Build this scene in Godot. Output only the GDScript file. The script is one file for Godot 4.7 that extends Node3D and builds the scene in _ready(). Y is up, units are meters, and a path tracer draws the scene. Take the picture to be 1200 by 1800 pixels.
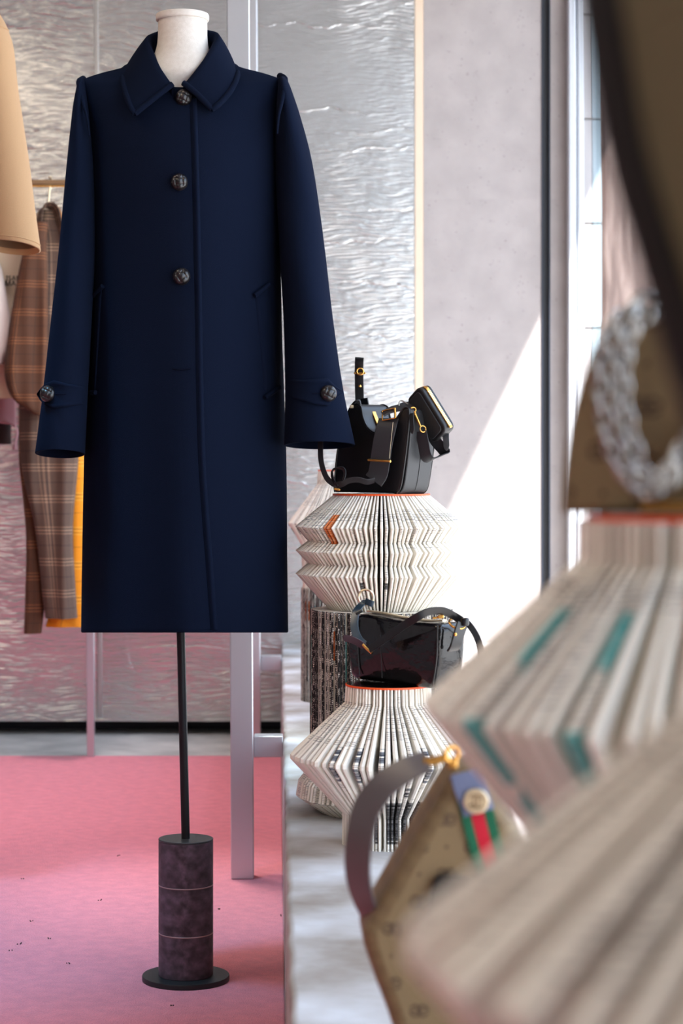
extends Node3D
# A shop window: navy coat on a stand, bags on folded-book columns along a concrete sill.
# Units are metres, camera at (0, 0.9, 0) looking along -Z.  P() turns a frame point and a distance into a place.

const F := 3600.0
const VX := 487.0
const VY := 822.0
const EYE := 0.9
const LEDGE := 0.3

var M := {}
var rng := RandomNumberGenerator.new()


class MB:
	var v := PackedVector3Array()
	var n := PackedVector3Array()
	var t := PackedVector2Array()
	var ix := PackedInt32Array()

	func quad(a: Vector3, b: Vector3, c: Vector3, d: Vector3, ua := Vector2(0, 0), ub := Vector2(1, 0), uc := Vector2(1, 1), ud := Vector2(0, 1)) -> void:
		var nn := (c - a).cross(b - a)
		if nn.length_squared() < 1e-16:
			nn = (d - a).cross(c - a)
		nn = nn.normalized()
		var o := v.size()
		v.append_array(PackedVector3Array([a, b, c, d]))
		n.append_array(PackedVector3Array([nn, nn, nn, nn]))
		t.append_array(PackedVector2Array([ua, ub, uc, ud]))
		ix.append_array(PackedInt32Array([o, o + 1, o + 2, o, o + 2, o + 3]))

	func tri(a: Vector3, b: Vector3, c: Vector3) -> void:
		var nn := (c - a).cross(b - a).normalized()
		var o := v.size()
		v.append_array(PackedVector3Array([a, b, c]))
		n.append_array(PackedVector3Array([nn, nn, nn]))
		t.append_array(PackedVector2Array([Vector2(a.x, a.y), Vector2(b.x, b.y), Vector2(c.x, c.y)]))
		ix.append_array(PackedInt32Array([o, o + 1, o + 2]))

	# rows of points -> smooth surface
	func grid(rows: Array, closed := false, us := 1.0, vs := 1.0) -> void:
		var nr := rows.size()
		var nc: int = rows[0].size()
		var cols := nc + 1 if closed else nc
		var o := v.size()
		var acc := PackedVector3Array()
		acc.resize(nr * cols)
		for i in nr:
			var r: PackedVector3Array = rows[i]
			for j in cols:
				v.append(r[j % nc])
				t.append(Vector2(us * j / float(cols - 1), vs * i / float(maxi(nr - 1, 1))))
		for i in nr - 1:
			for j in cols - 1:
				var a := i * cols + j
				var b := a + 1
				var c := a + cols + 1
				var d := a + cols
				var f1 := (v[o + c] - v[o + a]).cross(v[o + b] - v[o + a])
				var f2 := (v[o + d] - v[o + a]).cross(v[o + c] - v[o + a])
				acc[a] += f1 + f2
				acc[b] += f1
				acc[c] += f1 + f2
				acc[d] += f2
				ix.append_array(PackedInt32Array([o + a, o + b, o + c, o + a, o + c, o + d]))
		if closed:
			for i in nr:
				var s := acc[i * cols] + acc[i * cols + nc]
				acc[i * cols] = s
				acc[i * cols + nc] = s
		for k in acc.size():
			n.append(acc[k].normalized() if acc[k].length_squared() > 1e-20 else Vector3.UP)

	func fan(ring: PackedVector3Array, flip := false) -> void:
		var c := Vector3.ZERO
		for p in ring:
			c += p
		c /= ring.size()
		for k in ring.size():
			var a := ring[k]
			var b := ring[(k + 1) % ring.size()]
			if flip:
				tri(c, b, a)
			else:
				tri(c, a, b)

	# box with chamfered edges
	func box(c: Vector3, s: Vector3, bev := 0.0, bs := Basis.IDENTITY) -> void:
		var h := s * 0.5
		if bev <= 0.0:
			var q := func(a, b, cc, d): quad(c + bs * (a * h), c + bs * (b * h), c + bs * (cc * h), c + bs * (d * h))
			q.call(Vector3(-1, -1, 1), Vector3(-1, 1, 1), Vector3(1, 1, 1), Vector3(1, -1, 1))
			q.call(Vector3(1, -1, -1), Vector3(1, 1, -1), Vector3(-1, 1, -1), Vector3(-1, -1, -1))
			q.call(Vector3(-1, -1, -1), Vector3(-1, 1, -1), Vector3(-1, 1, 1), Vector3(-1, -1, 1))
			q.call(Vector3(1, -1, 1), Vector3(1, 1, 1), Vector3(1, 1, -1), Vector3(1, -1, -1))
			q.call(Vector3(-1, 1, 1), Vector3(-1, 1, -1), Vector3(1, 1, -1), Vector3(1, 1, 1))
			q.call(Vector3(-1, -1, -1), Vector3(-1, -1, 1), Vector3(1, -1, 1), Vector3(1, -1, -1))
			return
		var b := minf(bev, minf(h.x, minf(h.y, h.z)) * 0.98)
		# outline in XZ with cut corners, three heights
		var ring := func(inset: float, y: float) -> PackedVector3Array:
			var x := h.x - inset
			var z := h.z - inset
			var bb := b
			var out := PackedVector3Array()
			for p in [Vector2(-x + bb, z), Vector2(x - bb, z), Vector2(x, z - bb), Vector2(x, -z + bb), Vector2(x - bb, -z), Vector2(-x + bb, -z), Vector2(-x, -z + bb), Vector2(-x, z - bb)]:
				out.append(c + bs * Vector3(p.x, y, p.y))
			return out
		var r0: PackedVector3Array = ring.call(b, -h.y)
		var r1: PackedVector3Array = ring.call(0.0, -h.y + b)
		var r2: PackedVector3Array = ring.call(0.0, h.y - b)
		var r3: PackedVector3Array = ring.call(b, h.y)
		for pair in [[r0, r1], [r1, r2], [r2, r3]]:
			for k in 8:
				quad(pair[0][k], pair[1][k], pair[1][(k + 1) % 8], pair[0][(k + 1) % 8])
		fan(r3)
		fan(r0, true)

	# profile of (radius, y) turned about a vertical axis
	func lathe(c: Vector3, prof: Array, segs := 48, caps := true) -> void:
		var rows := []
		for p in prof:
			var r := PackedVector3Array()
			for k in segs:
				var a := TAU * k / segs
				r.append(c + Vector3(cos(a) * p.x, p.y, -sin(a) * p.x))
			rows.append(r)
		grid(rows, true)
		if caps:
			fan(rows[-1], true)
			fan(rows[0])

	func tube(pts: PackedVector3Array, rad: Variant, sides := 10, caps := true, flat := 1.0) -> void:
		var rows := []
		var up := Vector3(0.13, 0.97, 0.2)
		var side := Vector3.ZERO
		for k in pts.size():
			var tg := (pts[mini(k + 1, pts.size() - 1)] - pts[maxi(k - 1, 0)]).normalized()
			if side == Vector3.ZERO:
				if absf(tg.dot(up)) > 0.9:
					up = Vector3(1, 0.1, 0)
				side = tg.cross(up).normalized()
			else:
				side = (side - tg * side.dot(tg)).normalized()
			var bn := side.cross(tg)
			var r: float = rad if rad is float else rad[k]
			var row := PackedVector3Array()
			for s in sides:
				var a := TAU * s / sides
				row.append(pts[k] + side * (cos(a) * r) + bn * (sin(a) * r * flat))
			rows.append(row)
		grid(rows, true)
		if caps:
			fan(rows[0], true)
			fan(rows[-1])

	# flat strap: points, direction of its width at each point
	func strap(pts: PackedVector3Array, wd: Variant, width: float, thick: float, pointed := false) -> void:
		var rows := []
		for k in pts.size():
			var tg := (pts[mini(k + 1, pts.size() - 1)] - pts[maxi(k - 1, 0)]).normalized()
			var w: Vector3 = wd if wd is Vector3 else wd[k]
			w = (w - tg * w.dot(tg)).normalized()
			var nn := tg.cross(w)
			var ww := width * 0.5
			if pointed and k >= pts.size() - 3:
				ww *= [0.85, 0.6, 0.15][k - pts.size() + 3]
			var th := thick * 0.5
			var row := PackedVector3Array()
			for q in [Vector2(-1, -0.4), Vector2(-0.93, -1), Vector2(0.93, -1), Vector2(1, -0.4), Vector2(1, 0.4), Vector2(0.93, 1), Vector2(-0.93, 1), Vector2(-1, 0.4)]:
				row.append(pts[k] + w * (q.x * ww) + nn * (q.y * th))
			rows.append(row)
		for k in rows.size() - 1:
			pass
		grid(rows, true, width * 20.0, pts.size() * 0.2)
		fan(rows[0], true)
		fan(rows[-1])

	# plate of any outline with rounded edges, thickness along local z, placed by xf
	func slab(outline: PackedVector2Array, half: float, bev: float, xf := Transform3D.IDENTITY, puff := 0.0, uvs := 1.0) -> void:
		var poly := outline
		if Geometry2D.is_polygon_clockwise(poly):
			poly = poly.duplicate()
			poly.reverse()
		var clean := PackedVector2Array()
		for p in poly:
			if clean.is_empty() or clean[-1].distance_to(p) > 1e-5:
				clean.append(p)
		if clean[0].distance_to(clean[-1]) < 1e-5:
			clean.remove_at(clean.size() - 1)
		poly = clean
		var m := poly.size()
		var nor := PackedVector2Array()
		for k in m:
			var e := (poly[(k + 1) % m] - poly[(k + m - 1) % m]).normalized()
			nor.append(Vector2(e.y, -e.x))
		var rows := []
		var prof := []
		for q in 5:
			var a := PI * 0.5 * q / 4.0
			prof.append(Vector2(bev * (1.0 - sin(a)), half - bev + bev * cos(a)))
		for q in 5:
			var a := PI * 0.5 * q / 4.0
			prof.append(Vector2(bev * (1.0 - cos(a)), -(half - bev + bev * sin(a))))
		for p in prof:
			var r := PackedVector3Array()
			for k in m:
				var s = poly[k] - nor[k] * p.x
				r.append(xf * Vector3(s.x, s.y, p.y))
			rows.append(r)
		grid(rows, true)
		var inner := PackedVector2Array()
		for k in m:
			inner.append(poly[k] - nor[k] * bev)
		if puff != 0.0:
			# faces swell outwards: rings towards the centre
			var c := Vector2.ZERO
			for p in inner:
				c += p
			c /= m
			for sgn in [1.0, -1.0]:
				var rr := []
				for q in 7:
					var f: float = 1.0 - q / 6.0
					var r := PackedVector3Array()
					for k in m:
						var s := c + (inner[k] - c) * f
						r.append(xf * Vector3(s.x, s.y, sgn * (half + puff * (1.0 - f * f))))
					if sgn > 0.0:
						r.reverse()
					rr.append(r)
				grid(rr, true)
			return
		var tr := Geometry2D.triangulate_polygon(inner)
		if tr.is_empty():
			tr = Geometry2D.triangulate_polygon(poly)
		for sgn in [1.0, -1.0]:
			var o := v.size()
			var nn: Vector3 = (xf.basis * Vector3(0, 0, sgn)).normalized()
			for p in inner:
				v.append(xf * Vector3(p.x, p.y, half * sgn))
				n.append(nn)
				t.append(p * uvs)
			for k in tr.size() / 3:
				var a := tr[k * 3]
				var b := tr[k * 3 + 1]
				var d := tr[k * 3 + 2]
				var g := (v[o + d] - v[o + a]).cross(v[o + b] - v[o + a])
				if g.dot(nn) < 0.0:
					ix.append_array(PackedInt32Array([o + a, o + d, o + b]))
				else:
					ix.append_array(PackedInt32Array([o + a, o + b, o + d]))

	func mesh(off := Vector3.ZERO) -> ArrayMesh:
		var a := []
		a.resize(Mesh.ARRAY_MAX)
		var vv := v
		if off != Vector3.ZERO:
			vv = PackedVector3Array()
			vv.resize(v.size())
			for k in v.size():
				vv[k] = v[k] - off
		a[Mesh.ARRAY_VERTEX] = vv
		a[Mesh.ARRAY_NORMAL] = n
		a[Mesh.ARRAY_TEX_UV] = t
		a[Mesh.ARRAY_INDEX] = ix
		var m := ArrayMesh.new()
		m.add_surface_from_arrays(Mesh.PRIMITIVE_TRIANGLES, a)
		return m


# ---------------------------------------------------------------- helpers

func P(px: float, py: float, d: float) -> Vector3:
	return Vector3((px - VX) * d / F, EYE - (py - VY) * d / F, -d)


func yy(py: float, d: float) -> float:
	return EYE - (py - VY) * d / F


func xx(px: float, d: float) -> float:
	return (px - VX) * d / F


func spline(p: Array, n: int) -> PackedVector3Array:
	var out := PackedVector3Array()
	var m := p.size() - 1
	for k in n + 1:
		var f := float(k) / n * m
		var i := mini(int(f), m - 1)
		var a: Vector3 = p[maxi(i - 1, 0)]
		var b: Vector3 = p[i]
		var c: Vector3 = p[i + 1]
		var d: Vector3 = p[mini(i + 2, m)]
		out.append(b.cubic_interpolate(c, a, d, f - i))
	return out


func spline2(p: Array, n: int) -> PackedVector2Array:
	var q := []
	for s in p:
		q.append(Vector3(s.x, s.y, 0))
	var out := PackedVector2Array()
	for s in spline(q, n):
		out.append(Vector2(s.x, s.y))
	return out


# polygon with rounded corners
func rounded(p: Array, r: float, seg := 5) -> PackedVector2Array:
	var out := PackedVector2Array()
	var m := p.size()
	for k in m:
		var a: Vector2 = p[(k + m - 1) % m]
		var b: Vector2 = p[k]
		var c: Vector2 = p[(k + 1) % m]
		var l := minf(r, minf(a.distance_to(b), b.distance_to(c)) * 0.45)
		var s := b + (a - b).normalized() * l
		var e := b + (c - b).normalized() * l
		for q in seg + 1:
			var f := float(q) / seg
			out.append(s.lerp(b, f).lerp(b.lerp(e, f), f))
	return out


func at(tab: Array, y: float, col := 1) -> float:
	# smooth table look-up, first column ascending
	var m := tab.size()
	if y <= tab[0][0]:
		return tab[0][col]
	if y >= tab[m - 1][0]:
		return tab[m - 1][col]
	for k in m - 1:
		if y <= tab[k + 1][0]:
			var f: float = (y - tab[k][0]) / (tab[k + 1][0] - tab[k][0])
			var a: float = tab[maxi(k - 1, 0)][col]
			var b: float = tab[k][col]
			var c: float = tab[k + 1][col]
			var h: float = tab[k + 1][0] - tab[k][0]
			var m0 := 0.0
			var m1 := 0.0
			if k > 0:
				m0 = (c - a) / (tab[k + 1][0] - tab[k - 1][0]) * h
			else:
				m0 = c - b
			if k < m - 2:
				m1 = (tab[k + 2][col] - b) / (tab[k + 2][0] - tab[k][0]) * h
			else:
				m1 = c - b
			var f2 := f * f
			var f3 := f2 * f
			return (2 * f3 - 3 * f2 + 1) * b + (f3 - 2 * f2 + f) * m0 + (-2 * f3 + 3 * f2) * c + (f3 - f2) * m1
	return tab[m - 1][col]


func thing(called: String, label: String, category: String, pos: Vector3, group := "") -> Node3D:
	var o := Node3D.new()
	o.name = called
	add_child(o, true)
	o.position = pos
	o.set_meta("label", label)
	o.set_meta("category", category)
	if group:
		o.set_meta("group", group)
	return o


func origin_of(n: Node) -> Vector3:
	var p := Vector3.ZERO
	while n is Node3D and n != self:
		p += n.position
		n = n.get_parent()
	return p


func part(called: String, mb: MB, mat: Material, parent: Node3D, label := "") -> MeshInstance3D:
	var o := MeshInstance3D.new()
	o.name = called
	o.mesh = mb.mesh(origin_of(parent))
	o.material_override = mat
	parent.add_child(o, true)
	if label:
		o.set_meta("label", label)
	return o


func structure(called: String, mb: MB, mat: Material, parent: Node3D = null) -> MeshInstance3D:
	var o := MeshInstance3D.new()
	o.name = called
	o.mesh = mb.mesh()
	o.material_override = mat
	if parent:
		parent.add_child(o, true)
	else:
		add_child(o, true)
		o.set_meta("kind", "structure")
	return o


func mat(c: Color, rough := 0.7, metal := 0.0) -> StandardMaterial3D:
	var m := StandardMaterial3D.new()
	m.albedo_color = c
	m.roughness = rough
	m.metallic = metal
	m.cull_mode = BaseMaterial3D.CULL_DISABLED
	return m


func rgb8(r: int, g: int, b: int) -> Color:
	return Color8(r, g, b)


func noise(seed_: int, freq: float, oct := 4) -> FastNoiseLite:
	var f := FastNoiseLite.new()
	f.seed = seed_
	f.noise_type = FastNoiseLite.TYPE_SIMPLEX_SMOOTH
	f.frequency = freq
	f.fractal_octaves = oct
	return f


func noise_tex(seed_: int, freq: float, a: Color, b: Color, oct := 4, size := 512, mid := 0.5) -> NoiseTexture2D:
	var t := NoiseTexture2D.new()
	t.width = size
	t.height = size
	t.seamless = true
	t.noise = noise(seed_, freq, oct)
	var g := Gradient.new()
	g.offsets = PackedFloat32Array([0.0, mid, 1.0])
	g.colors = PackedColorArray([a, a.lerp(b, 0.5), b])
	t.color_ramp = g
	return t


func tri(m: StandardMaterial3D, s: float) -> StandardMaterial3D:
	m.uv1_triplanar = true
	m.uv1_world_triplanar = true
	m.uv1_scale = Vector3(s, s, s)
	return m


func bumped(m: StandardMaterial3D, tex: Texture2D, cm: float) -> StandardMaterial3D:
	m.heightmap_enabled = true
	m.heightmap_texture = tex
	m.heightmap_scale = cm
	return m


# ---------------------------------------------------------------- textures

func img_f(w: int, h: int, data: PackedFloat32Array) -> ImageTexture:
	return ImageTexture.create_from_image(Image.create_from_data(w, h, false, Image.FORMAT_RF, data.to_byte_array()))


func foil_height(w: int, h: int) -> ImageTexture:
	# 1.6 m x 2.6 m of crinkled foil: fine horizontal ripples and long hard creases
	var n1 := noise(11, 1.0, 2)
	var n2 := noise(12, 1.0, 3)
	var nm := noise(13, 1.0, 2)
	var d := PackedFloat32Array()
	d.resize(w * h)
	for y in h:
		var my := 2.6 * y / h
		for x in w:
			var mx := 1.6 * x / w
			var warp := nm.get_noise_2d(mx * 3.0, my * 3.0)
			var a := n1.get_noise_2d(mx * 6.0, my * 84.0 + warp * 1.6)
			var m := clampf(0.72 + nm.get_noise_2d(mx * 1.7 + 9.0, my * 1.3) * 0.7, 0.4, 1.0)
			var r := (1.0 - absf(a)) * m * 0.8
			d[y * w + x] = r + n2.get_noise_2d(mx * 26.0, my * 50.0) * 0.08 + warp * 0.03
	var rg := RandomNumberGenerator.new()
	rg.seed = 5
	for c in 46:
		var y0 := rg.randf() * h
		var x0 := rg.randf() * w * 0.9 - w * 0.15
		var len := int(w * rg.randf_range(0.12, 0.6))
		var amp := rg.randf_range(0.25, 0.8) * (1.0 if rg.randf() < 0.6 else -1.0)
		var sl := rg.randf_range(-0.05, 0.05)
		var ph := rg.randf() * 90.0
		for k in len:
			var x := int(x0) + k
			if x < 0 or x >= w:
				continue
			var fade := sin(PI * k / len)
			var yc := y0 + sl * k + n1.get_noise_2d(x * 0.012 + ph, ph) * 11.0 + n1.get_noise_2d(x * 0.05 + ph, ph) * 1.6
			for q in range(-9, 10):
				var y := int(yc) + q
				if y >= 0 and y < h:
					var dd := absf(y - yc)
					d[y * w + x] += amp * fade * exp(-dd / 2.2)
	for c in 26:
		# small upright dents
		var xc := rg.randf() * w * 0.45
		var y0 := rg.randf() * h * 0.5
		var len := int(rg.randf_range(30, 150))
		var amp := rg.randf_range(-0.45, 0.45)
		var sl := rg.randf_range(-0.35, 0.35)
		for k in len:
			var y := int(y0) + k
			var cx := xc + sl * k + n1.get_noise_2d(y * 0.05, c * 9.0) * 6.0
			for q in range(-7, 8):
				var x := int(cx) + q
				if x >= 0 and x < w and y < h:
					d[y * w + x] += amp * sin(PI * k / len) * exp(-absf(x - cx) / 2.4)
	return img_f(w, h, d)


func page_atlas() -> ImageTexture:
	# 8 x 1 cells of 256 x 1024: printed pages, cell 7 is the mottled print that reaches the page edges
	var w := 2048
	var h := 1024
	var im := Image.create(w, h, false, Image.FORMAT_RGB8)
	var cream := Color8(242, 235, 221)
	im.fill(cream)
	var rg := RandomNumberGenerator.new()
	rg.seed = 77
	var nz := noise(31, 0.03, 3)
	for cell in 7:
		var x0 := cell * 256
		im.fill_rect(Rect2i(x0, 0, 256, h), cream.darkened(0.02 * (cell % 3)))
		# printed bands as [first, last] rows
		var bands: Array = [[[80, 300]], [[60, 330]], [[40, 980]], [[330, 520]], [[120, 420], [700, 900]], [[90, 260], [840, 960]], [[96, 150]]][cell]
		for bd in bands:
			var y: int = bd[0]
			while y < bd[1]:
				var x := x0 + 12 + (20 if rg.randf() < 0.12 else 0)
				var stop := x0 + 244 if rg.randf() > 0.15 else x0 + rg.randi_range(60, 200)
				while x < stop:
					var wl := rg.randi_range(5, 22)
					im.fill_rect(Rect2i(x, y, mini(wl, stop - x), 3), Color8(132, 126, 122).lerp(cream, rg.randf_range(0.0, 0.35)))
					x += wl + 5
				y += 9
		var ink: Color = [Color8(30, 32, 40), Color8(208, 96, 30), Color8(44, 44, 48), Color8(44, 50, 64), Color8(84, 170, 168), Color8(30, 29, 32), Color8(60, 60, 62)][cell]
		var spots: Array = [[], [Rect2i(x0 + 120, 110, 120, 170)], [Rect2i(x0 + 60, 480, 190, 70), Rect2i(x0 + 120, 100, 60, 40)], [Rect2i(x0 + 120, 270, 130, 200)], [Rect2i(x0 + 120, 150, 70, 480), Rect2i(x0 + 196, 330, 50, 120)], [Rect2i(x0, 560, 256, 270)], []][cell]
		for s: Rect2i in spots:
			for py in range(s.position.y, s.end.y):
				for px in range(s.position.x, mini(s.end.x, x0 + 256)):
					var q := nz.get_noise_2d(px * 4.0, py * 4.0)
					var edge := minf(minf(px - s.position.x, s.end.x - px), minf(py - s.position.y, s.end.y - py))
					if edge < 20.0 + nz.get_noise_2d(px * 1.3, py * 1.3) * 60.0 and cell != 1 and cell != 4:
						continue
					im.set_pixel(px, py, ink.lerp(cream, clampf(0.12 + q * 0.9, 0.0, 0.7)))
	# cell 7: upright columns of black print seen on the outer edges
	var dens := 0.5
	for px in range(1792, 2048):
		var run := 0
		var on := false
		if (px - 1792) % 6 == 0:
			dens = rg.randf()
		for py in h:
			if run <= 0:
				on = not on
				if on:
					run = rg.randi_range(3, 6) if rg.randf() < 0.7 else rg.randi_range(12, 90)
				else:
					run = rg.randi_range(4, 8) if dens > 0.3 else rg.randi_range(2, 3)
			run -= 1
			if on or dens < 0.12:
				im.set_pixel(px, py, Color8(24, 22, 24) if dens < 0.75 else Color8(128, 120, 114))
	return ImageTexture.create_from_image(im)


func plaid(base: Color, light: Color, dark: Color) -> ImageTexture:
	var w := 256
	var im := Image.create(w, w, false, Image.FORMAT_RGB8)
	var rg := RandomNumberGenerator.new()
	rg.seed = 9
	var band := func(k: int) -> float:
		k = k % 128
		if k in [10, 11, 12, 22, 23, 24, 25, 36, 37, 38]:
			return 1.0
		if k in [16, 17, 18, 30, 31, 84, 85]:
			return -1.0
		if k > 8 and k < 40:
			return 0.25
		return 0.0
	for y in w:
		for x in w:
			var a: float = band.call(x) * 0.5
			var b: float = band.call(y)
			var s: float = clampf(a + b * 0.75, -1.0, 1.0)
			var c := base.lerp(light, s * 0.8) if s > 0 else base.lerp(dark, -s)
			var tw := 0.9 + 0.1 * (((x + y) / 2) % 2) + rg.randf_range(-0.06, 0.06)
			im.set_pixel(x, y, Color(c.r * tw, c.g * tw, c.b * tw))
	return ImageTexture.create_from_image(im)


func monogram() -> ImageTexture:
	# beige coated canvas with a brown lattice of paired rings
	var w := 256
	var im := Image.create(w, w, false, Image.FORMAT_RGB8)
	var rg := RandomNumberGenerator.new()
	rg.seed = 19
	for y in w:
		for x in w:
			var c := Color8(140, 116, 80)
			var best := 1.0
			for o in [Vector2(64, 64), Vector2(192, 192), Vector2(192, 64), Vector2(64, 192)]:
				var p = Vector2(x, y) - o
				var pair: bool = (int(o.x) == int(o.y))
				if pair:
					for s in [-1.0, 1.0]:
						var q = p - Vector2(17.0 * s, 0)
						var rr := absf(q.length() - 24.0)
						var gap: bool = q.x * s > 10.0 and absf(q.y) < 10.0 and q.y * s < 0.0
						if rr < 5.5 and not gap:
							best = 0.0
						if absf(q.y) < 4.0 and q.x * s > -4.0 and q.x * s < 22.0:
							best = 0.0
				elif absf(p.x) + absf(p.y) < 11.0:
					best = 0.0
			c = c.lerp(Color8(82, 60, 40), 1.0 - best)
			c = c.darkened(0.12 * (((x / 2) + (y / 2)) % 2) + rg.randf() * 0.06)
			im.set_pixel(x, y, c)
	return ImageTexture.create_from_image(im)


func carpet_tex() -> ImageTexture:
	var w := 512
	var im := Image.create(w, w, false, Image.FORMAT_RGB8)
	var rg := RandomNumberGenerator.new()
	rg.seed = 3
	var n := noise(8, 0.02, 4)
	for y in w:
		for x in w:
			var q := n.get_noise_2d(x, y) * 0.06 + rg.randf_range(-0.07, 0.07)
			var c := Color8(214, 120, 132)
			im.set_pixel(x, y, Color(c.r * (1 + q), c.g * (1 + q), c.b * (1 + q * 0.8)))
	return ImageTexture.create_from_image(im)


func materials() -> void:
	var fine := noise_tex(41, 0.35, Color.BLACK, Color.WHITE, 3, 256)
	var soft := noise_tex(42, 0.02, Color.BLACK, Color.WHITE, 4, 256)
	# cloth
	var c := mat(rgb8(14, 20, 35), 0.95)
	c.metallic_specular = 0.1
	c.rim_enabled = true
	c.rim = 0.6
	c.rim_tint = 0.9
	tri(c, 14.0)
	bumped(c, fine, 0.05)
	M.navy = c
	var nd := mat(rgb8(14, 17, 30), 0.95)
	nd.metallic_specular = 0.1
	M.navy_dark = nd
	c = mat(rgb8(186, 148, 108), 0.95)
	c.rim_enabled = true
	c.rim = 0.3
	c.albedo_texture = noise_tex(43, 0.25, Color(0.88, 0.88, 0.88), Color(1, 1, 1), 3, 256)
	tri(c, 9.0)
	bumped(c, fine, 0.04)
	M.camel = c
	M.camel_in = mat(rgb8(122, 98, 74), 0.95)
	var pl := plaid(rgb8(88, 68, 56), rgb8(188, 152, 120), rgb8(38, 30, 30))
	c = mat(Color.WHITE, 0.95)
	c.albedo_texture = pl
	M.plaid = c
	c = mat(Color.WHITE, 0.9)
	c.albedo_texture = plaid(rgb8(74, 42, 20), rgb8(160, 100, 56), rgb8(34, 20, 14))
	M.plaid_dark = c
	c = mat(Color.WHITE, 0.9)
	c.albedo_texture = plaid(rgb8(240, 150, 20), rgb8(255, 196, 90), rgb8(150, 84, 20))
	c.backlight_enabled = true
	c.backlight = Color(0.4, 0.25, 0.05)
	M.orange_lining = c
	M.cream = bumped(tri(mat(rgb8(232, 212, 184), 0.95), 10.0), fine, 0.05)
	M.offwhite = bumped(tri(mat(rgb8(226, 214, 206), 0.95), 10.0), fine, 0.05)
	M.mauve = mat(rgb8(168, 122, 128), 0.95)
	M.umber = mat(rgb8(40, 26, 24), 0.9)
	M.ink = mat(rgb8(22, 20, 22), 0.9)
	c = mat(Color.WHITE, 0.9)
	c.albedo_texture = noise_tex(44, 0.06, rgb8(196, 187, 176), rgb8(212, 205, 196), 5, 256)
	tri(c, 6.0)
	bumped(c, fine, 0.04)
	M.linen = c
	# stand
	M.black_metal = mat(rgb8(30, 30, 33), 0.45, 0.5)
	M.cap_metal = mat(rgb8(70, 72, 74), 0.4, 0.6)
	M.base_metal = mat(rgb8(44, 43, 44), 0.45, 0.5)
	c = mat(Color.WHITE, 0.5)
	c.albedo_texture = noise_tex(45, 0.02, rgb8(26, 18, 22), rgb8(116, 94, 108), 6, 512)
	tri(c, 4.0)
	bumped(c, soft, 0.06)
	M.drum = c
	M.drum_ring = mat(rgb8(160, 130, 128), 0.4, 0.3)
	# metals
	M.gold = mat(rgb8(226, 168, 88), 0.25, 1.0)
	M.silver = mat(rgb8(178, 174, 168), 0.3, 1.0)
	M.pale_gold = mat(rgb8(236, 216, 180), 0.3, 0.9)
	c = mat(rgb8(200, 201, 204), 0.34, 0.8)
	M.alu = c
	M.bronze = mat(rgb8(150, 120, 90), 0.4, 0.6)
	# leather
	M.leather = bumped(tri(mat(rgb8(22, 22, 24), 0.42), 18.0), fine, 0.03)
	M.leather_gusset = bumped(tri(mat(rgb8(38, 38, 40), 0.4), 24.0), fine, 0.03)
	M.leather_smooth = mat(rgb8(18, 17, 18), 0.3)
	c = mat(rgb8(16, 14, 15), 0.16)
	tri(c, 7.0)
	bumped(c, soft, 0.12)
	M.patent = c
	M.gloss_black = mat(rgb8(16, 14, 14), 0.08)
	c = mat(rgb8(26, 24, 28), 0.55)
	M.webbing = c
	M.button = mat(rgb8(26, 23, 24), 0.28)
	M.strap_brown = mat(rgb8(92, 84, 84), 0.35)
	M.tab_blue = mat(rgb8(104, 112, 140), 0.5)
	M.teal_leather = mat(rgb8(30, 52, 66), 0.3)
	M.burgundy = mat(rgb8(52, 28, 36), 0.4)
	M.green = mat(rgb8(8, 92, 60), 0.8)
	M.red = mat(rgb8(190, 10, 40), 0.8)
	c = mat(Color.WHITE, 0.5)
	c.albedo_texture = monogram()
	c.uv1_scale = Vector3(22, 22, 1)
	M.canvas = c
	M.khaki = bumped(tri(mat(rgb8(112, 100, 70), 0.6), 10.0), fine, 0.05)
	M.dark_trim = mat(rgb8(34, 26, 22), 0.5)
	# paper
	var atlas := page_atlas()
	c = mat(Color.WHITE, 0.85)
	c.albedo_texture = atlas
	M.page = c
	M.orange = mat(rgb8(236, 84, 22), 0.5)
	# setting
	c = mat(rgb8(212, 213, 212), 0.26, 1.0)
	bumped(c, foil_height(1024, 1664), 0.24)
	M.foil = c
	M.tape = mat(rgb8(190, 188, 184), 0.35, 0.8)
	c = mat(Color.WHITE, 1.0)
	c.albedo_texture = carpet_tex()
	c.uv1_scale = Vector3(1, 1, 1)
	c.rim_enabled = true
	c.rim = 0.3
	c.rim_tint = 0.6
	tri(c, 2.2)
	bumped(c, noise_tex(47, 0.3, Color.BLACK, Color.WHITE, 3, 512), 0.25)
	M.carpet = c
	c = mat(Color.WHITE, 0.6)
	c.albedo_texture = noise_tex(48, 0.008, rgb8(134, 122, 110), rgb8(214, 217, 222), 6, 512, 0.42)
	tri(c, 0.9)
	bumped(c, soft, 0.1)
	M.concrete = c
	c = mat(Color.WHITE, 0.75)
	c.albedo_texture = noise_tex(49, 0.01, rgb8(160, 157, 152), rgb8(206, 201, 194), 6, 512)
	tri(c, 0.8)
	M.floor = c
	c = mat(Color.WHITE, 0.9)
	var im := Image.create(512, 512, false, Image.FORMAT_RGB8)
	var nz := noise(51, 0.012, 5)
	var ns := noise(52, 0.03, 5)
	var rg := RandomNumberGenerator.new()
	rg.seed = 21
	for y in 512:
		for x in 512:
			var q := nz.get_noise_2d(x, y) * 0.05
			var k := Color8(168, 160, 157)
			var s := ns.get_noise_2d(x, y)
			if s > 0.5 and rg.randf() < 0.3:
				q -= (s - 0.5) * 0.9
			im.set_pixel(x, y, Color(k.r * (1 + q), k.g * (1 + q), k.b * (1 + q)))
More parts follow.
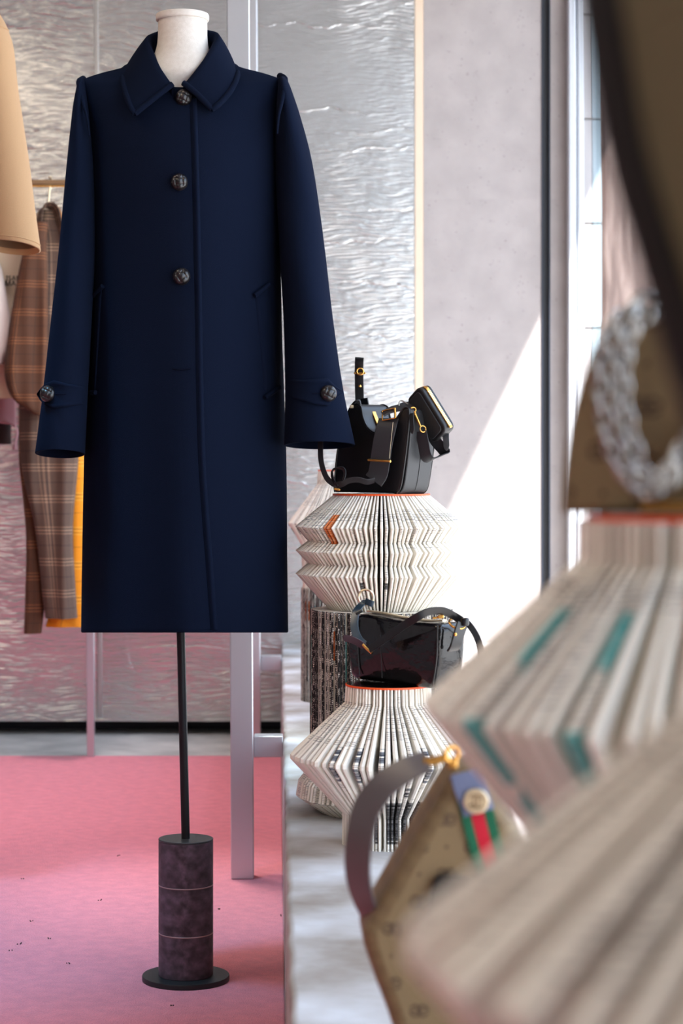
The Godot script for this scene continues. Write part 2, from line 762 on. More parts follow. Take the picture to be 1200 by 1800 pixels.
	for k in 1500:
		var sx := rg.randi_range(0, 508)
		var sy := rg.randi_range(0, 508)
		if nz.get_noise_2d(sx * 1.5 + 90.0, sy * 1.5) > 0.08:
			im.fill_rect(Rect2i(sx, sy, rg.randi_range(1, 3), rg.randi_range(1, 3)), Color8(144, 135, 133).lerp(Color8(168, 160, 159), rg.randf()))
	c.albedo_texture = ImageTexture.create_from_image(im)
	tri(c, 1.1)
	bumped(c, soft, 0.15)
	M.plaster = c
	M.peach = mat(rgb8(222, 198, 174), 0.6)
	M.joint = mat(rgb8(40, 42, 48), 0.5)
	M.white_frame = mat(rgb8(190, 193, 198), 0.35)
	M.gasket = mat(rgb8(28, 36, 52), 0.4)
	M.tile_white = mat(rgb8(172, 168, 168), 0.25)
	M.tile_blue = mat(rgb8(146, 164, 172), 0.25)
	M.grout = mat(rgb8(110, 108, 104), 0.9)
	c = mat(Color.WHITE, 0.85)
	var wi := Image.create(256, 512, false, Image.FORMAT_RGB8)
	var nw := noise(61, 1.0, 4)
	for y in 512:
		for x in 256:
			var q := nw.get_noise_2d(x * 0.09, y * 0.006)
			wi.set_pixel(x, y, Color8(74, 56, 50).lerp(Color8(112, 96, 90), clampf(0.45 + q * 1.4, 0, 1)))
	c.albedo_texture = ImageTexture.create_from_image(wi)
	tri(c, 0.9)
	M.weathered = c
	M.white_wall = mat(rgb8(150, 152, 154), 0.9)
	M.ceiling = mat(rgb8(160, 161, 162), 0.9)
	M.pavement = mat(rgb8(186, 184, 180), 0.9)
	var gl := StandardMaterial3D.new()
	gl.albedo_color = Color(1, 1, 1, 0.04)
	gl.transparency = BaseMaterial3D.TRANSPARENCY_ALPHA
	gl.roughness = 0.02
	gl.metallic_specular = 0.35
	gl.cull_mode = BaseMaterial3D.CULL_DISABLED
	M.glass = gl


func glow(c: Color, e: float) -> StandardMaterial3D:
	var m := mat(c, 0.6)
	m.emission_enabled = true
	m.emission = c
	m.emission_energy_multiplier = e
	return m


# ---------------------------------------------------------------- lights and camera

func camera_and_light() -> void:
	var cam := Camera3D.new()
	cam.name = "camera"
	cam.projection = Camera3D.PROJECTION_FRUSTUM
	cam.near = 0.05
	cam.far = 200.0
	cam.size = 2.0 * 0.25 * cam.near
	cam.frustum_offset = Vector2(113.0 / F, -78.0 / F) * cam.near
	cam.position = Vector3(0, EYE, 0)
	var at_ := CameraAttributesPhysical.new()
	at_.frustum_focal_length = 72.0
	at_.frustum_focus_distance = 3.6
	at_.exposure_aperture = 7.0
	cam.attributes = at_
	add_child(cam)
	cam.current = true
	var e := Environment.new()
	e.background_mode = Environment.BG_SKY
	var sm := ProceduralSkyMaterial.new()
	sm.sky_top_color = Color(0.74, 0.83, 0.95)
	sm.sky_horizon_color = Color(0.93, 0.95, 0.97)
	sm.ground_bottom_color = Color(0.6, 0.6, 0.6)
	sm.ground_horizon_color = Color(0.8, 0.8, 0.8)
	sm.sky_energy_multiplier = 1.0
	e.sky = Sky.new()
	e.sky.sky_material = sm
	e.background_energy_multiplier = 3.3
	e.tonemap_mode = Environment.TONE_MAPPER_LINEAR
	e.tonemap_exposure = 1.7
	e.sdfgi_enabled = true
	e.ssao_enabled = true
	e.ssil_enabled = true
	var we := WorldEnvironment.new()
	we.name = "environment"
	we.environment = e
	add_child(we)
	var sun := DirectionalLight3D.new()
	sun.name = "sun"
	sun.light_energy = 3.8
	sun.light_color = Color(1.0, 0.98, 0.96)
	sun.light_angular_distance = 0.6
	sun.shadow_enabled = true
	add_child(sun)
	sun.look_at_from_position(Vector3.ZERO, Vector3(-1.0, -2.125, -1.15), Vector3.UP)
	# two big ceiling panels in the shop, behind and left of the camera
	panel_lamp("large square flush ceiling light panel behind the camera", Vector3(-1.6, 2.97, 0.6), Vector2(1.6, 1.6), Color(1.0, 0.98, 0.95), 1.8)
	panel_lamp("small warm flush ceiling light panel over the pink carpet", Vector3(-1.5, 2.97, -2.95), Vector2(0.8, 0.8), Color(1.0, 0.92, 0.8), 1.0)
	track_spot(Vector3(-1.0, 2.85, -3.2), Vector3(-0.5, 0, -3.95), Color(0.34, 0.78, 1.0), 4.4, 17.0, "small black ceiling spotlight with bluish lens above the left of the carpet")
	track_spot(Vector3(-0.3, 2.85, -4.7), Vector3(-0.10, 0, -4.3), Color(0.95, 1.0, 0.95), 3.4, 13.0, "small black ceiling spotlight with white lens above the carpet beside the sill")
	track_spot(Vector3(-0.6, 2.85, -5.4), Vector3(-0.55, 0, -5.6), Color(1.0, 0.93, 0.95), 2.9, 32.0, "small black ceiling spotlight with pinkish lens close to the foil wall")


func panel_lamp(label: String, p: Vector3, s: Vector2, c: Color, energy: float) -> void:
	var o := thing("ceiling_light_panel", label, "lamp", p)
	var mb := MB.new()
	mb.box(p + Vector3(0, 0.01, 0), Vector3(s.x, 0.03, s.y), 0.004)
	part("diffuser", mb, glow(c, 1.0), o)
	var l := AreaLight3D.new()
	l.name = "panel_light"
	l.area_size = s
	l.light_color = c
	l.light_energy = energy
	l.shadow_enabled = true
	l.position = Vector3(0, -0.02, 0)
	l.rotation.x = -PI / 2
	l.set("area_range", 12.0)
	o.add_child(l)


func track_spot(p: Vector3, aim: Vector3, c: Color, energy: float, angle: float, label: String) -> void:
	var o := thing("ceiling_spotlight", label, "lamp", p, "spotlights on the ceiling")
	var dir := (aim - p).normalized()
	var mb := MB.new()
	mb.tube(PackedVector3Array([p - dir * 0.12, p - dir * 0.11, p - dir * 0.02, p]), [0.03, 0.04, 0.045, 0.045], 20, false)
	mb.tube(PackedVector3Array([p - dir * 0.09, Vector3(p.x - dir.x * 0.09, 3.0, p.z - dir.z * 0.09)]), 0.012, 10)
	part("housing", mb, M.black_metal, o)
	mb = MB.new()
	mb.tube(PackedVector3Array([p - dir * 0.02, p - dir * 0.012]), 0.04, 20)
	part("lens", mb, glow(c, 1.0), o)
	var l := SpotLight3D.new()
	l.name = "spot_light"
	l.light_color = c
	l.light_energy = energy
	l.light_size = 0.15
	l.spot_angle = angle
	l.spot_angle_attenuation = 1.0
	l.spot_range = 12.0
	l.spot_attenuation = 2.0
	l.shadow_enabled = true
	o.add_child(l)
	l.look_at_from_position(p + dir * 0.012, p + dir, Vector3(0.1, 0, 1))


# ---------------------------------------------------------------- the setting

func setting() -> void:
	var mb := MB.new()
	mb.box(Vector3(-1.3, -0.06, -2.2), Vector3(4.8, 0.1, 10.6))
	structure("floor", mb, M.floor)
	mb = MB.new()
	mb.box(Vector3(-1.3, 3.05, -2.2), Vector3(5.2, 0.1, 10.8))
	structure("ceiling", mb, M.ceiling)
	mb = MB.new()
	mb.box(Vector3(-3.65, 1.5, -2.2), Vector3(0.1, 3.1, 10.8))
	structure("wall_left", mb, M.white_wall)
	mb = MB.new()
	mb.box(Vector3(-1.3, 1.5, 3.05), Vector3(5.0, 3.1, 0.1))
	structure("wall_rear", mb, M.white_wall)
	# back wall: dark substrate, foil sheets stand in front of it
	mb = MB.new()
	mb.box(Vector3(-1.6, 1.5, -7.2), Vector3(4.15, 3.1, 0.12))
	var wb := structure("wall_back", mb, M.joint)
	var d := 6.97
	var edges := [[-3.6, xx(171, d) - 0.001, 0.0], [xx(171, d) + 0.001, xx(441, d), 0.25], [xx(441, d) + 0.002, xx(728, d), 0.45]]
	for k in 3:
		var a: float = edges[k][0]
		var b: float = edges[k][1]
		var u0: float = edges[k][2]
		mb = MB.new()
		var y0 := yy(1268, d)
		var z = -d + [0.0, 0.003, 0.0][k]
		var w := b - a
		var uv := func(x: float, y: float) -> Vector2: return Vector2(u0 + (x - a) / 1.6, (2.98 - y) / 2.6)
		mb.quad(Vector3(a, y0, z), Vector3(a, 2.98, z), Vector3(b, 2.98, z), Vector3(b, y0, z), uv.call(a, y0), uv.call(a, 2.98), uv.call(b, 2.98), uv.call(b, y0))
		mb.quad(Vector3(b, y0, z), Vector3(b, 2.98, z), Vector3(b, 2.98, z - 0.02), Vector3(b, y0, z - 0.02))
		mb.quad(Vector3(a, y0, z - 0.02), Vector3(a, 2.98, z - 0.02), Vector3(a, 2.98, z), Vector3(a, y0, z))
		mb.quad(Vector3(a, y0, z - 0.02), Vector3(a, y0, z), Vector3(b, y0, z), Vector3(b, y0, z - 0.02))
		structure("foil_sheet", mb, M.foil, wb)
	mb = MB.new()
	mb.box(Vector3(xx(172, d), 1.5, -d + 0.004), Vector3(0.014, 2.9, 0.004), 0.001, Basis(Vector3(0, 0, 1), 0.006))
	structure("seam_tape", mb, M.tape, wb)
	# window reveal: pink plaster, black channel, peach corner bead
	mb = MB.new()
	var xr := xx(728, 7.0)
	mb.box(Vector3((xr + 0.032 + xx(951, 7.0)) / 2, 1.5, -7.1), Vector3(xx(951, 7.0) - xr - 0.032, 3.1, 0.2))
	mb.box(Vector3((xx(967, 7.0) + 1.0) / 2, 1.5, -7.1), Vector3(1.0 - xx(967, 7.0), 3.1, 0.2))
	var wr := structure("wall_reveal", mb, M.plaster)
	mb = MB.new()
	mb.box(Vector3(xr + 0.016, 1.5, -7.09), Vector3(0.033, 3.1, 0.18), 0.003)
	structure("corner_bead", mb, M.peach, wr)
	mb = MB.new()
	mb.box(Vector3(xx(959, 7.0), 1.5, -7.08), Vector3(0.033, 3.1, 0.12))
	structure("shadow_channel", mb, M.joint, wr)
	mb = MB.new()
	mb.box(Vector3(xx(952.5, 7.0), 1.5, -6.998), Vector3(0.004, 3.1, 0.006))
	mb.box(Vector3(xx(965.5, 7.0), 1.5, -6.998), Vector3(0.004, 3.1, 0.006))
	structure("channel_lip", mb, M.gasket, wr)
	# carpet
	mb = MB.new()
	mb.box(Vector3((-3.58 + 0.0125) / 2, -0.006, (3.0 - 6.4) / 2), Vector3(3.58 + 0.0125, 0.012, 9.4), 0.003)
	var cp := structure("carpet", mb, M.carpet)
	cp.remove_meta("kind")
	cp.set_meta("label", "pink low-pile carpet that ends short of the foil wall")
	cp.set_meta("category", "carpet")
	mb = MB.new()
	var lr := RandomNumberGenerator.new()
	lr.seed = 4
	for q in [[18, 1672], [34, 1660], [55, 1620], [86, 1651], [120, 1694], [176, 1583], [386, 1598], [493, 1610], [300, 1770], [40, 1545], [210, 1505]]:
		var dl: float = 3600.0 * EYE / (q[1] - VY)
		var pl := Vector3(xx(q[0], dl), 0.0015, -dl)
		for k in 3:
			mb.box(pl + Vector3(lr.randf_range(-0.004, 0.004), 0, lr.randf_range(-0.006, 0.006)), Vector3(0.0026, 0.002, 0.0016), 0.0004, Basis(Vector3.UP, lr.randf() * 3.0))
	var lint := structure("carpet_lint", mb, M.umber)
	lint.set_meta("kind", "stuff")
	lint.set_meta("label", "small dark bits of lint scattered on the pink carpet")
	lint.set_meta("category", "lint")
	# concrete sill
	var rows := []
	var nz := noise(71, 3.0, 4)
	for i in 241:
		var z := 3.0 - 10.0 * i / 240.0
		var r := PackedVector3Array()
		var j := nz.get_noise_2d(z * 3.0, 0.0) * 0.003 + nz.get_noise_2d(z * 22.0, 5.0) * 0.0016
		r.append(Vector3(0.0135 + j * 0.6, -0.01, z))
		r.append(Vector3(0.0135 + j * 0.8, 0.15, z))
		r.append(Vector3(0.0135 + j, LEDGE - 0.006, z))
		r.append(Vector3(0.0175 + j * 1.4, LEDGE - 0.0015, z))
		r.append(Vector3(0.024 + j, LEDGE, z))
		r.append(Vector3(0.3, LEDGE, z))
		r.append(Vector3(1.0, LEDGE, z))
		rows.append(r)
	mb = MB.new()
	mb.grid(rows)
	structure("trim_1", mb, M.concrete)
	# window side: low wall, header, canopy outside
	mb = MB.new()
	mb.box(Vector3(1.08, 0.14, -2.1), Vector3(0.15, 0.31, 10.2))
	mb.box(Vector3(1.08, 2.95, -2.1), Vector3(0.15, 0.3, 10.2))
	mb.box(Vector3(1.08, 1.5, 1.4), Vector3(0.15, 3.1, 3.3))
	structure("wall_right", mb, M.white_wall)
	mb = MB.new()
	mb.box(Vector3(1.48, 3.36, -3.0), Vector3(0.64, 0.08, 14.0), 0.01)
	structure("trim_2", mb, M.white_wall)
	# window frame at the far jamb and sill, glass
	mb = MB.new()
	mb.box(Vector3(xx(1003.5, 6.96), 1.55, -6.96), Vector3(0.025, 2.5, 0.05), 0.004)
	var fr := structure("window_1", mb, M.white_frame)
	mb = MB.new()
	mb.box(Vector3(xx(1011.5, 6.99), 1.55, -6.99), Vector3(0.006, 2.5, 0.04))
	structure("gasket", mb, M.gasket, fr)
	mb = MB.new()
	mb.box(Vector3(xx(1018.5, 7.03), 1.55, -7.03), Vector3(0.022, 2.5, 0.06), 0.004)
	structure("jamb_profile", mb, M.white_frame, fr)
	mb = MB.new()
	mb.box(Vector3(1.02, LEDGE + 0.015, -3.6), Vector3(0.05, 0.03, 6.7), 0.003)
	mb.box(Vector3(1.02, 2.785, -3.6), Vector3(0.05, 0.03, 6.7), 0.003)
	mb.box(Vector3(1.02, 1.55, -0.27), Vector3(0.05, 2.5, 0.06), 0.003)
	structure("frame_rail", mb, M.white_frame, fr)
	mb = MB.new()
	mb.quad(Vector3(1.012, 0.33, -6.97), Vector3(1.012, 2.77, -6.97), Vector3(1.012, 2.77, -0.29), Vector3(1.012, 0.33, -0.29))
	structure("pane", mb, M.glass, fr)
	# outside: tiled pier, weathered wall, pavement, street
	mb = MB.new()
	mb.box(Vector3(xx(1041, 7.36), 1.8, -7.44), Vector3(xx(1057, 7.36) - xx(1023, 7.36), 3.8, 0.14))
	var pier := structure("wall_outside", mb, M.grout)
	for k in 10:
		var ya := yy(577 + 184 * 4 - 184 * k, 7.36)
		for s in 2:
			var xa: float = [xx(1024, 7.36), xx(1040.5, 7.36)][s]
			var xb: float = [xx(1040, 7.36), xx(1057, 7.36)][s]
			mb = MB.new()
			mb.box(Vector3((xa + xb) / 2, ya + 0.188, -7.37), Vector3(xb - xa - 0.0006, 0.376 - 0.006, 0.02), 0.0015)
			structure("tile", mb, [M.tile_white, M.tile_blue][s], pier)
	mb = MB.new()
	mb.box(Vector3(xx(1057, 7.45) + 1.2, 1.8, -7.55), Vector3(2.4, 3.9, 0.2))
	structure("wall_facade", mb, M.weathered)
	mb = MB.new()
	mb.box(Vector3(14.2, -0.1, -2.0), Vector3(26.0, 0.1, 60.0))
	structure("ground", mb, M.pavement)


func rack() -> void:
	var d1 := 4.475
	var x0 := xx(406, d1)
	var x1 := xx(446, d1)
	var cx := (x0 + x1) / 2
	var w := x1 - x0
	var o := thing("garment_rack", "tall square-section aluminium clothes frame standing behind the navy coat", "clothes rack", Vector3(cx, 0, -d1))
	var lean := Basis(Vector3(0, 0, 1), 0.005)
	for d in [d1, 6.4 - 0.04]:
		var mb := MB.new()
		mb.box(Vector3(cx - 1.35 * 0.005, 1.35, -d - w / 2), Vector3(w, 2.7, w), 0.002, lean)
		part("upright", mb, M.alu, o)
	for q in [[4.5, 0.046], [6.42, 0.046]]:
		var mb := MB.new()
		var yt := yy(1297, 4.475)
		mb.box(Vector3((x1 + 0.0125) / 2, yt - q[1] / 2, -q[0] - w / 2), Vector3(0.0125 - x1, q[1], w), 0.0015)
		part("wall_bracket", mb, M.alu, o)
	var mb := MB.new()
	mb.box(Vector3(cx - 0.0135, 2.68, -5.45), Vector3(w, w, 2.1), 0.002)
	part("top_rail", mb, M.alu, o)
	mb = MB.new()
	var xl := xx(161.5, 6.4)
	mb.box(Vector3(xl - 0.004, 0.87, -6.39), Vector3(0.0225, 1.74, 0.03), 0.001, Basis(Vector3(0, 0, 1), 0.002))
	part("leg", mb, M.alu, o)
	mb = MB.new()
	mb.box(Vector3(-1.9, 0.87, -6.39), Vector3(0.0225, 1.74, 0.03), 0.001)
	part("leg", mb, M.alu, o)
	mb = MB.new()
	mb.box(Vector3(-0.98, yy(321, 6.2), -6.2), Vector3(1.84, 0.014, 0.03), 0.001)
	mb.box(Vector3(-0.59, yy(321, 6.2), -6.3), Vector3(0.02, 0.014, 0.22), 0.001)
	mb.box(Vector3(-1.9, yy(321, 6.2), -6.3), Vector3(0.02, 0.014, 0.22), 0.001)
	part("hanging_rail", mb, M.bronze, o, "brown bronze hanging rail")
	mb = MB.new()
	mb.box(Vector3(-0.98, yy(327.5, 6.2), -6.2), Vector3(1.84, 0.004, 0.012), 0.0005)
	part("rail_strip", mb, M.gold, o, "thin golden strip under the rail")


# ---------------------------------------------------------------- coat and stand

const BODY := [
	# py, cx, half width, half depth
	[100.0, 320.0, 0.066, 0.030],
	[108.0, 320.0, 0.082, 0.031],
	[118.0, 320.0, 0.103, 0.034],
	[128.0, 320.0, 0.141, 0.042],
	[136.0, 320.0, 0.166, 0.051],
	[142.0, 320.0, 0.178, 0.060],
	[150.0, 320.0, 0.181, 0.068],
	[170.0, 320.0, 0.178, 0.084],
	[200.0, 320.0, 0.172, 0.098],
	[240.0, 321.0, 0.168, 0.110],
	[300.0, 324.0, 0.165, 0.120],
	[450.0, 326.0, 0.167, 0.124],
	[600.0, 326.0, 0.170, 0.126],
	[800.0, 325.5, 0.1775, 0.134],
	[1000.0, 324.5, 0.1805, 0.142],
	[1115.0, 324.5, 0.182, 0.146]]
const BD := 3.6
const BN := 1.72


func body_fold(x: float, py: float) -> float:
	var g := clampf((py - 260.0) / 850.0, 0.0, 1.0)
	var f := sin(x * 31.0 + 0.8) * 0.55 + sin(x * 57.0 + 2.1) * 0.3 + sin(x * 19.0 - 0.5) * 0.5
	return f * 0.0095 * g + 0.006 * exp(-pow((x - 0.035) / 0.05, 2.0)) * clampf((py - 200.0) / 500.0, 0, 1)


func body_z(px: float, py: float) -> float:
	# world z of the coat's front at that place of the front view
	var a := at(BODY, py, 2)
	var b := at(BODY, py, 3)
	var cx := at(BODY, py, 1)
	var d := BD - b
	for k in 4:
		var x := (px - VX) * d / F - (cx - VX) * BD / F
		var q := clampf(absf(x) / a, 0.0, 0.9999)
		var z := b * pow(1.0 - pow(q, BN), 1.0 / BN)
		z += body_fold(x, py) * (z / b)
		d = BD - z
	return d


func on_body(px: float, py: float, lift := 0.0) -> Vector3:
	return P(px, py, body_z(px, py) - lift)


func body_ring(py: float, segs: int, shrink := 0.0) -> PackedVector3Array:
	var r := PackedVector3Array()
	var a := at(BODY, py, 2) - shrink
	var b := at(BODY, py, 3) - shrink
	var c := xx(at(BODY, py, 1), BD)
	for k in segs:
		var th := TAU * k / segs
		var cs := cos(th)
		var sn := sin(th)
		var x: float = a * signf(cs) * pow(absf(cs), 2.0 / BN)
		var z: float = b * signf(sn) * pow(absf(sn), 2.0 / BN)
		var y := yy(py, BD)
		if z > 0.0:
			z += body_fold(x, py) * (z / b)
		else:
			z -= body_fold(-x, py) * (z / b)
		# heights are read at the front surface, so slide the ring with its depth
		if z > 0.0:
			y = EYE - (py - VY) * (BD - z) / F
			x = x
		r.append(Vector3(c + x, y, -BD + z))
	return r


const SLEEVE_L := [
	# py, left px, right px, depth d, half depth
	[141.0, 141.0, 149.0, 3.6, 0.016],
	[150.0, 137.0, 152.0, 3.6, 0.036],
	[170.0, 133.0, 155.0, 3.598, 0.052],
	[200.0, 128.0, 159.0, 3.595, 0.062],
	[300.0, 117.0, 166.0, 3.585, 0.068],
	[440.0, 104.0, 167.0, 3.57, 0.068],
	[560.0, 90.5, 161.0, 3.555, 0.066],
	[690.0, 76.0, 154.0, 3.54, 0.064],
	[797.0, 62.0, 149.0, 3.53, 0.062]]
const SLEEVE_R := [
	[137.0, 491.0, 501.0, 3.6, 0.016],
	[146.0, 488.0, 507.0, 3.6, 0.036],
	[170.0, 486.0, 516.0, 3.598, 0.052],
	[200.0, 484.0, 526.0, 3.595, 0.062],
	[265.0, 483.0, 544.0, 3.59, 0.067],
	[330.0, 485.0, 556.0, 3.582, 0.069],
	[440.0, 491.0, 571.0, 3.57, 0.069],
	[560.0, 498.0, 585.0, 3.555, 0.067],
	[690.0, 501.0, 604.0, 3.54, 0.066],
	[782.0, 499.0, 624.0, 3.53, 0.064]]


func sleeve_ring(tab: Array, py: float, segs: int, tilt: float, shrink := 0.0) -> PackedVector3Array:
	var l := at(tab, py, 1)
	var r := at(tab, py, 2)
	var d := at(tab, py, 3)
	var b := at(tab, py, 4) - shrink
	var a := (r - l) * 0.5 * d / F - shrink
	var c := xx((l + r) / 2, d)
	var out := PackedVector3Array()
	var last: float = tab[-1][0]
	var w := clampf((py - 600.0) / (last - 600.0), 0.0, 1.0)
	for k in segs:
		var th := TAU * k / segs
		var x: float = a * signf(cos(th)) * absf(cos(th))
		var z: float = b * signf(sin(th)) * absf(sin(th))
		z += sin(py * 0.021 + th * 2.0) * 0.0022 * sin(th) + sin(py * 0.011 + 1.0) * 0.003 * sin(th)
		var y := yy(py, d) + tilt * w * z / b
		out.append(Vector3(c + x, y, -d + z))
	return out


func sleeve_front(tab: Array, px: float, py: float, lift: float) -> Vector3:
	var l := at(tab, py, 1)
	var r := at(tab, py, 2)
	var d := at(tab, py, 3)
	var b := at(tab, py, 4)
	var a := (r - l) * 0.5
	var dd := d - b
	for k in 3:
		var q := clampf(absf((px - VX) * dd / d + VX - (l + r) / 2) / a, 0.0, 0.995)
		dd = d - b * sqrt(1.0 - q * q)
	return P(px, py, dd - lift)


func coat(o: Node3D) -> void:
	var segs := 144
	var rows := []
	var py := 100.0
	while py < 1112.0:
		rows.append(body_ring(py, segs))
		py += 2.0 if py < 150 else (6.0 if py < 260 else 14.0)
	rows.append(body_ring(1110.0, segs))
	rows.append(body_ring(1112.0, segs, 0.0015))
	rows.append(body_ring(1112.0, segs, 0.005))
	rows.append(body_ring(1080.0, segs, 0.009))
	rows.append(body_ring(900.0, segs, 0.012))
	rows.append(body_ring(880.0, segs, 0.1))
	var mb := MB.new()
	mb.grid(rows, true)
	part("body", mb, M.navy, o)
	# sleeves
	for s in 2:
		var tab: Array = [SLEEVE_L, SLEEVE_R][s]
		var tilt: float = [0.007, 0.006][s]
		rows = []
		var y0: float = tab[0][0]
		var y1: float = tab[-1][0]
		for k in 71:
			var f := k / 70.0
			rows.append(sleeve_ring(tab, lerpf(y0, y1, pow(f, 1.25)), 56, tilt))
		rows.append(sleeve_ring(tab, y1 + 1.0, 56, tilt, 0.001))
		rows.append(sleeve_ring(tab, y1 + 1.0, 56, tilt, 0.004))
		rows.append(sleeve_ring(tab, y1 - 8.0, 56, tilt, 0.006))
		rows.append(sleeve_ring(tab, y1 - 90.0, 56, tilt, 0.008))
		rows.append(sleeve_ring(tab, y1 - 130.0, 56, tilt, 0.03))
		mb = MB.new()
		mb.grid(rows, true)
		mb.fan(rows[0])
		part("sleeve", mb, M.navy, o)
	# roped shoulder seams
	for pts in [[[492, 134, 3.64], [499, 137, 3.61], [501.5, 142, 3.585], [499, 158, 3.553], [495, 180, 3.532], [489.5, 205, 3.524], [487, 235, 3.526]],
			[[146, 139, 3.64], [140, 142, 3.61], [138.5, 148, 3.585], [142, 163, 3.556], [147, 184, 3.535], [153, 208, 3.526], [157, 238, 3.528]]]:
		var c := []
		for p in pts:
			c.append(P(p[0], p[1], p[2]))
		var sp := spline(c, 40)
		var rad := []
		for k in 41:
			rad.append(lerpf(0.0062, 0.0016, k / 40.0))
		mb = MB.new()
		mb.tube(sp, rad, 10)
		part("shoulder_seam", mb, M.navy, o)
	# front edge: rolled strip standing proud of the front
	var ex := [[176.0, 345.0], [300.0, 349.0], [500.0, 353.5], [800.0, 360.0], [1000.0, 374.0], [1106.0, 382.0]]
	rows = []
	py = 172.0
	while py <= 1107.0:
		var e := at(ex, py)
		var r := PackedVector3Array()
		for q in [[-13.0, -0.002], [-11.5, 0.0022], [-10.0, 0.0012], [-8.5, 0.0034], [-5.0, 0.0062], [-2.0, 0.0058], [0.0, 0.0036], [0.8, 0.0], [0.4, -0.004]]:
			r.append(on_body(e + q[0], py, q[1]))
		rows.append(r)
		py += 11.0
	mb = MB.new()
	mb.grid(rows)
	part("front_edge", mb, M.navy, o)
	# front facing that lies over the other front: a faint second layer
	rows = []
	py = 176.0
	while py <= 1107.0:
		var e := at(ex, py)
		var r := PackedVector3Array()
		for q in 8:
			r.append(on_body(e - 12.0 - q * 9.0, py, 0.0016 - 0.0005 * q))
		rows.append(r)
		py += 15.0
	mb = MB.new()
	mb.grid(rows)
	part("placket", mb, M.navy, o)
	# pockets: slanted welts
	for q in [[[447, 520], [473, 500], [491, 681], [465, 699], 1.0], [[180, 503], [163, 521], [160, 690], [168, 690], -1.0]]:
		var a := Vector2(q[0][0], q[0][1])
		var b := Vector2(q[1][0], q[1][1])
		var c := Vector2(q[2][0], q[2][1])
		var e := Vector2(q[3][0], q[3][1])
		rows = []
		for i in 25:
			var f := i / 24.0
			var l := a.lerp(e, f)
			var rr := b.lerp(c, f)
			var row := PackedVector3Array()
			for j in 7:
				var p := l.lerp(rr, j / 6.0)
				var h: float = [-0.001, 0.0045, 0.0056, 0.0052, 0.0052, 0.0046, -0.001][j]
				if i == 0 or i == 24:
					h = -0.001
				row.append(on_body(p.x, p.y, h))
			rows.append(row)
		mb = MB.new()
		mb.grid(rows)
		var w := part("pocket_welt", mb, M.navy, o)
		for ends in [[a, b], [e, c]]:
			var pts := []
			for i in 6:
				var p: Vector2 = ends[0].lerp(ends[1], i / 5.0)
				pts.append(on_body(p.x, p.y, 0.006))
			mb = MB.new()
			mb.tube(spline(pts, 10), 0.0042, 8)
			part("welt_end", mb, M.navy, w)
	# stitched buttonholes
	for q in [[303, 648, 32], [322, 172, 14]]:
		var pts := []
		for k in 5:
			pts.append(on_body(q[0] + q[2] * k / 4.0, q[1] + 2.0 * sin(k * 0.8), 0.0018))
		mb = MB.new()
		mb.tube(spline(pts, 8), 0.0011, 6)
		part("buttonhole", mb, M.navy_dark, o)
	# buttons
	for q in [[322.5, 172, 0.0145], [315, 320, 0.0148], [319, 486, 0.0150]]:
		button(o, on_body(q[0], q[1], 0.004), q[2], Vector3(0, 0.05, 1))
	# cuff tabs
	for s in 2:
		var tab: Array = [SLEEVE_L, SLEEVE_R][s]
		var shape: Array = [
			[[147.0, 679.0, 710.0], [120.0, 675.0, 714.0], [95.0, 669.0, 718.0], [80.0, 674.0, 713.0], [70.0, 684.0, 703.0], [64.5, 692.0, 694.0]],
			[[511.0, 667.0, 699.0], [530.0, 668.0, 704.0], [555.0, 666.0, 711.0], [576.0, 665.0, 713.0], [589.0, 678.0, 702.0], [603.0, 688.5, 690.0]]][s]
		rows = []
		var cells := []
		for k in shape.size() - 1:
			for f in 4:
				cells.append([lerpf(shape[k][0], shape[k + 1][0], f / 4.0), lerpf(shape[k][1], shape[k + 1][1], f / 4.0), lerpf(shape[k][2], shape[k + 1][2], f / 4.0)])
		cells.append(shape[-1])
		for c in cells:
			var r := PackedVector3Array()
			for q in [[0.0, -0.001], [-0.01, 0.005], [0.03, 0.0078], [0.13, 0.0080], [0.19, 0.0048], [0.5, 0.0055], [0.81, 0.0048], [0.87, 0.0080], [0.97, 0.0078], [1.01, 0.005], [1.0, -0.001]]:
				r.append(sleeve_front(tab, c[0], lerpf(c[1], c[2], q[0]), q[1]))
			rows.append(r)
		mb = MB.new()
		mb.grid(rows)
		var tb := part("cuff_tab", mb, M.navy, o)
		var bx: float = [84.5, 577.0][s]
		var by: float = [692.5, 691.5][s]
		mb = MB.new()
		var pts := []
		var hx: Array = [[98, 116], [548, 563]][s]
		for k in 4:
			pts.append(sleeve_front(tab, lerpf(hx[0], hx[1], k / 3.0), by, 0.0062))
		mb.tube(spline(pts, 6), 0.001, 6)
		part("buttonhole", mb, M.navy_dark, tb)
		button(o, sleeve_front(tab, bx, by, 0.008), 0.0145, Vector3([-0.35, 0.3][s], 0.05, 1))
	collar(o)


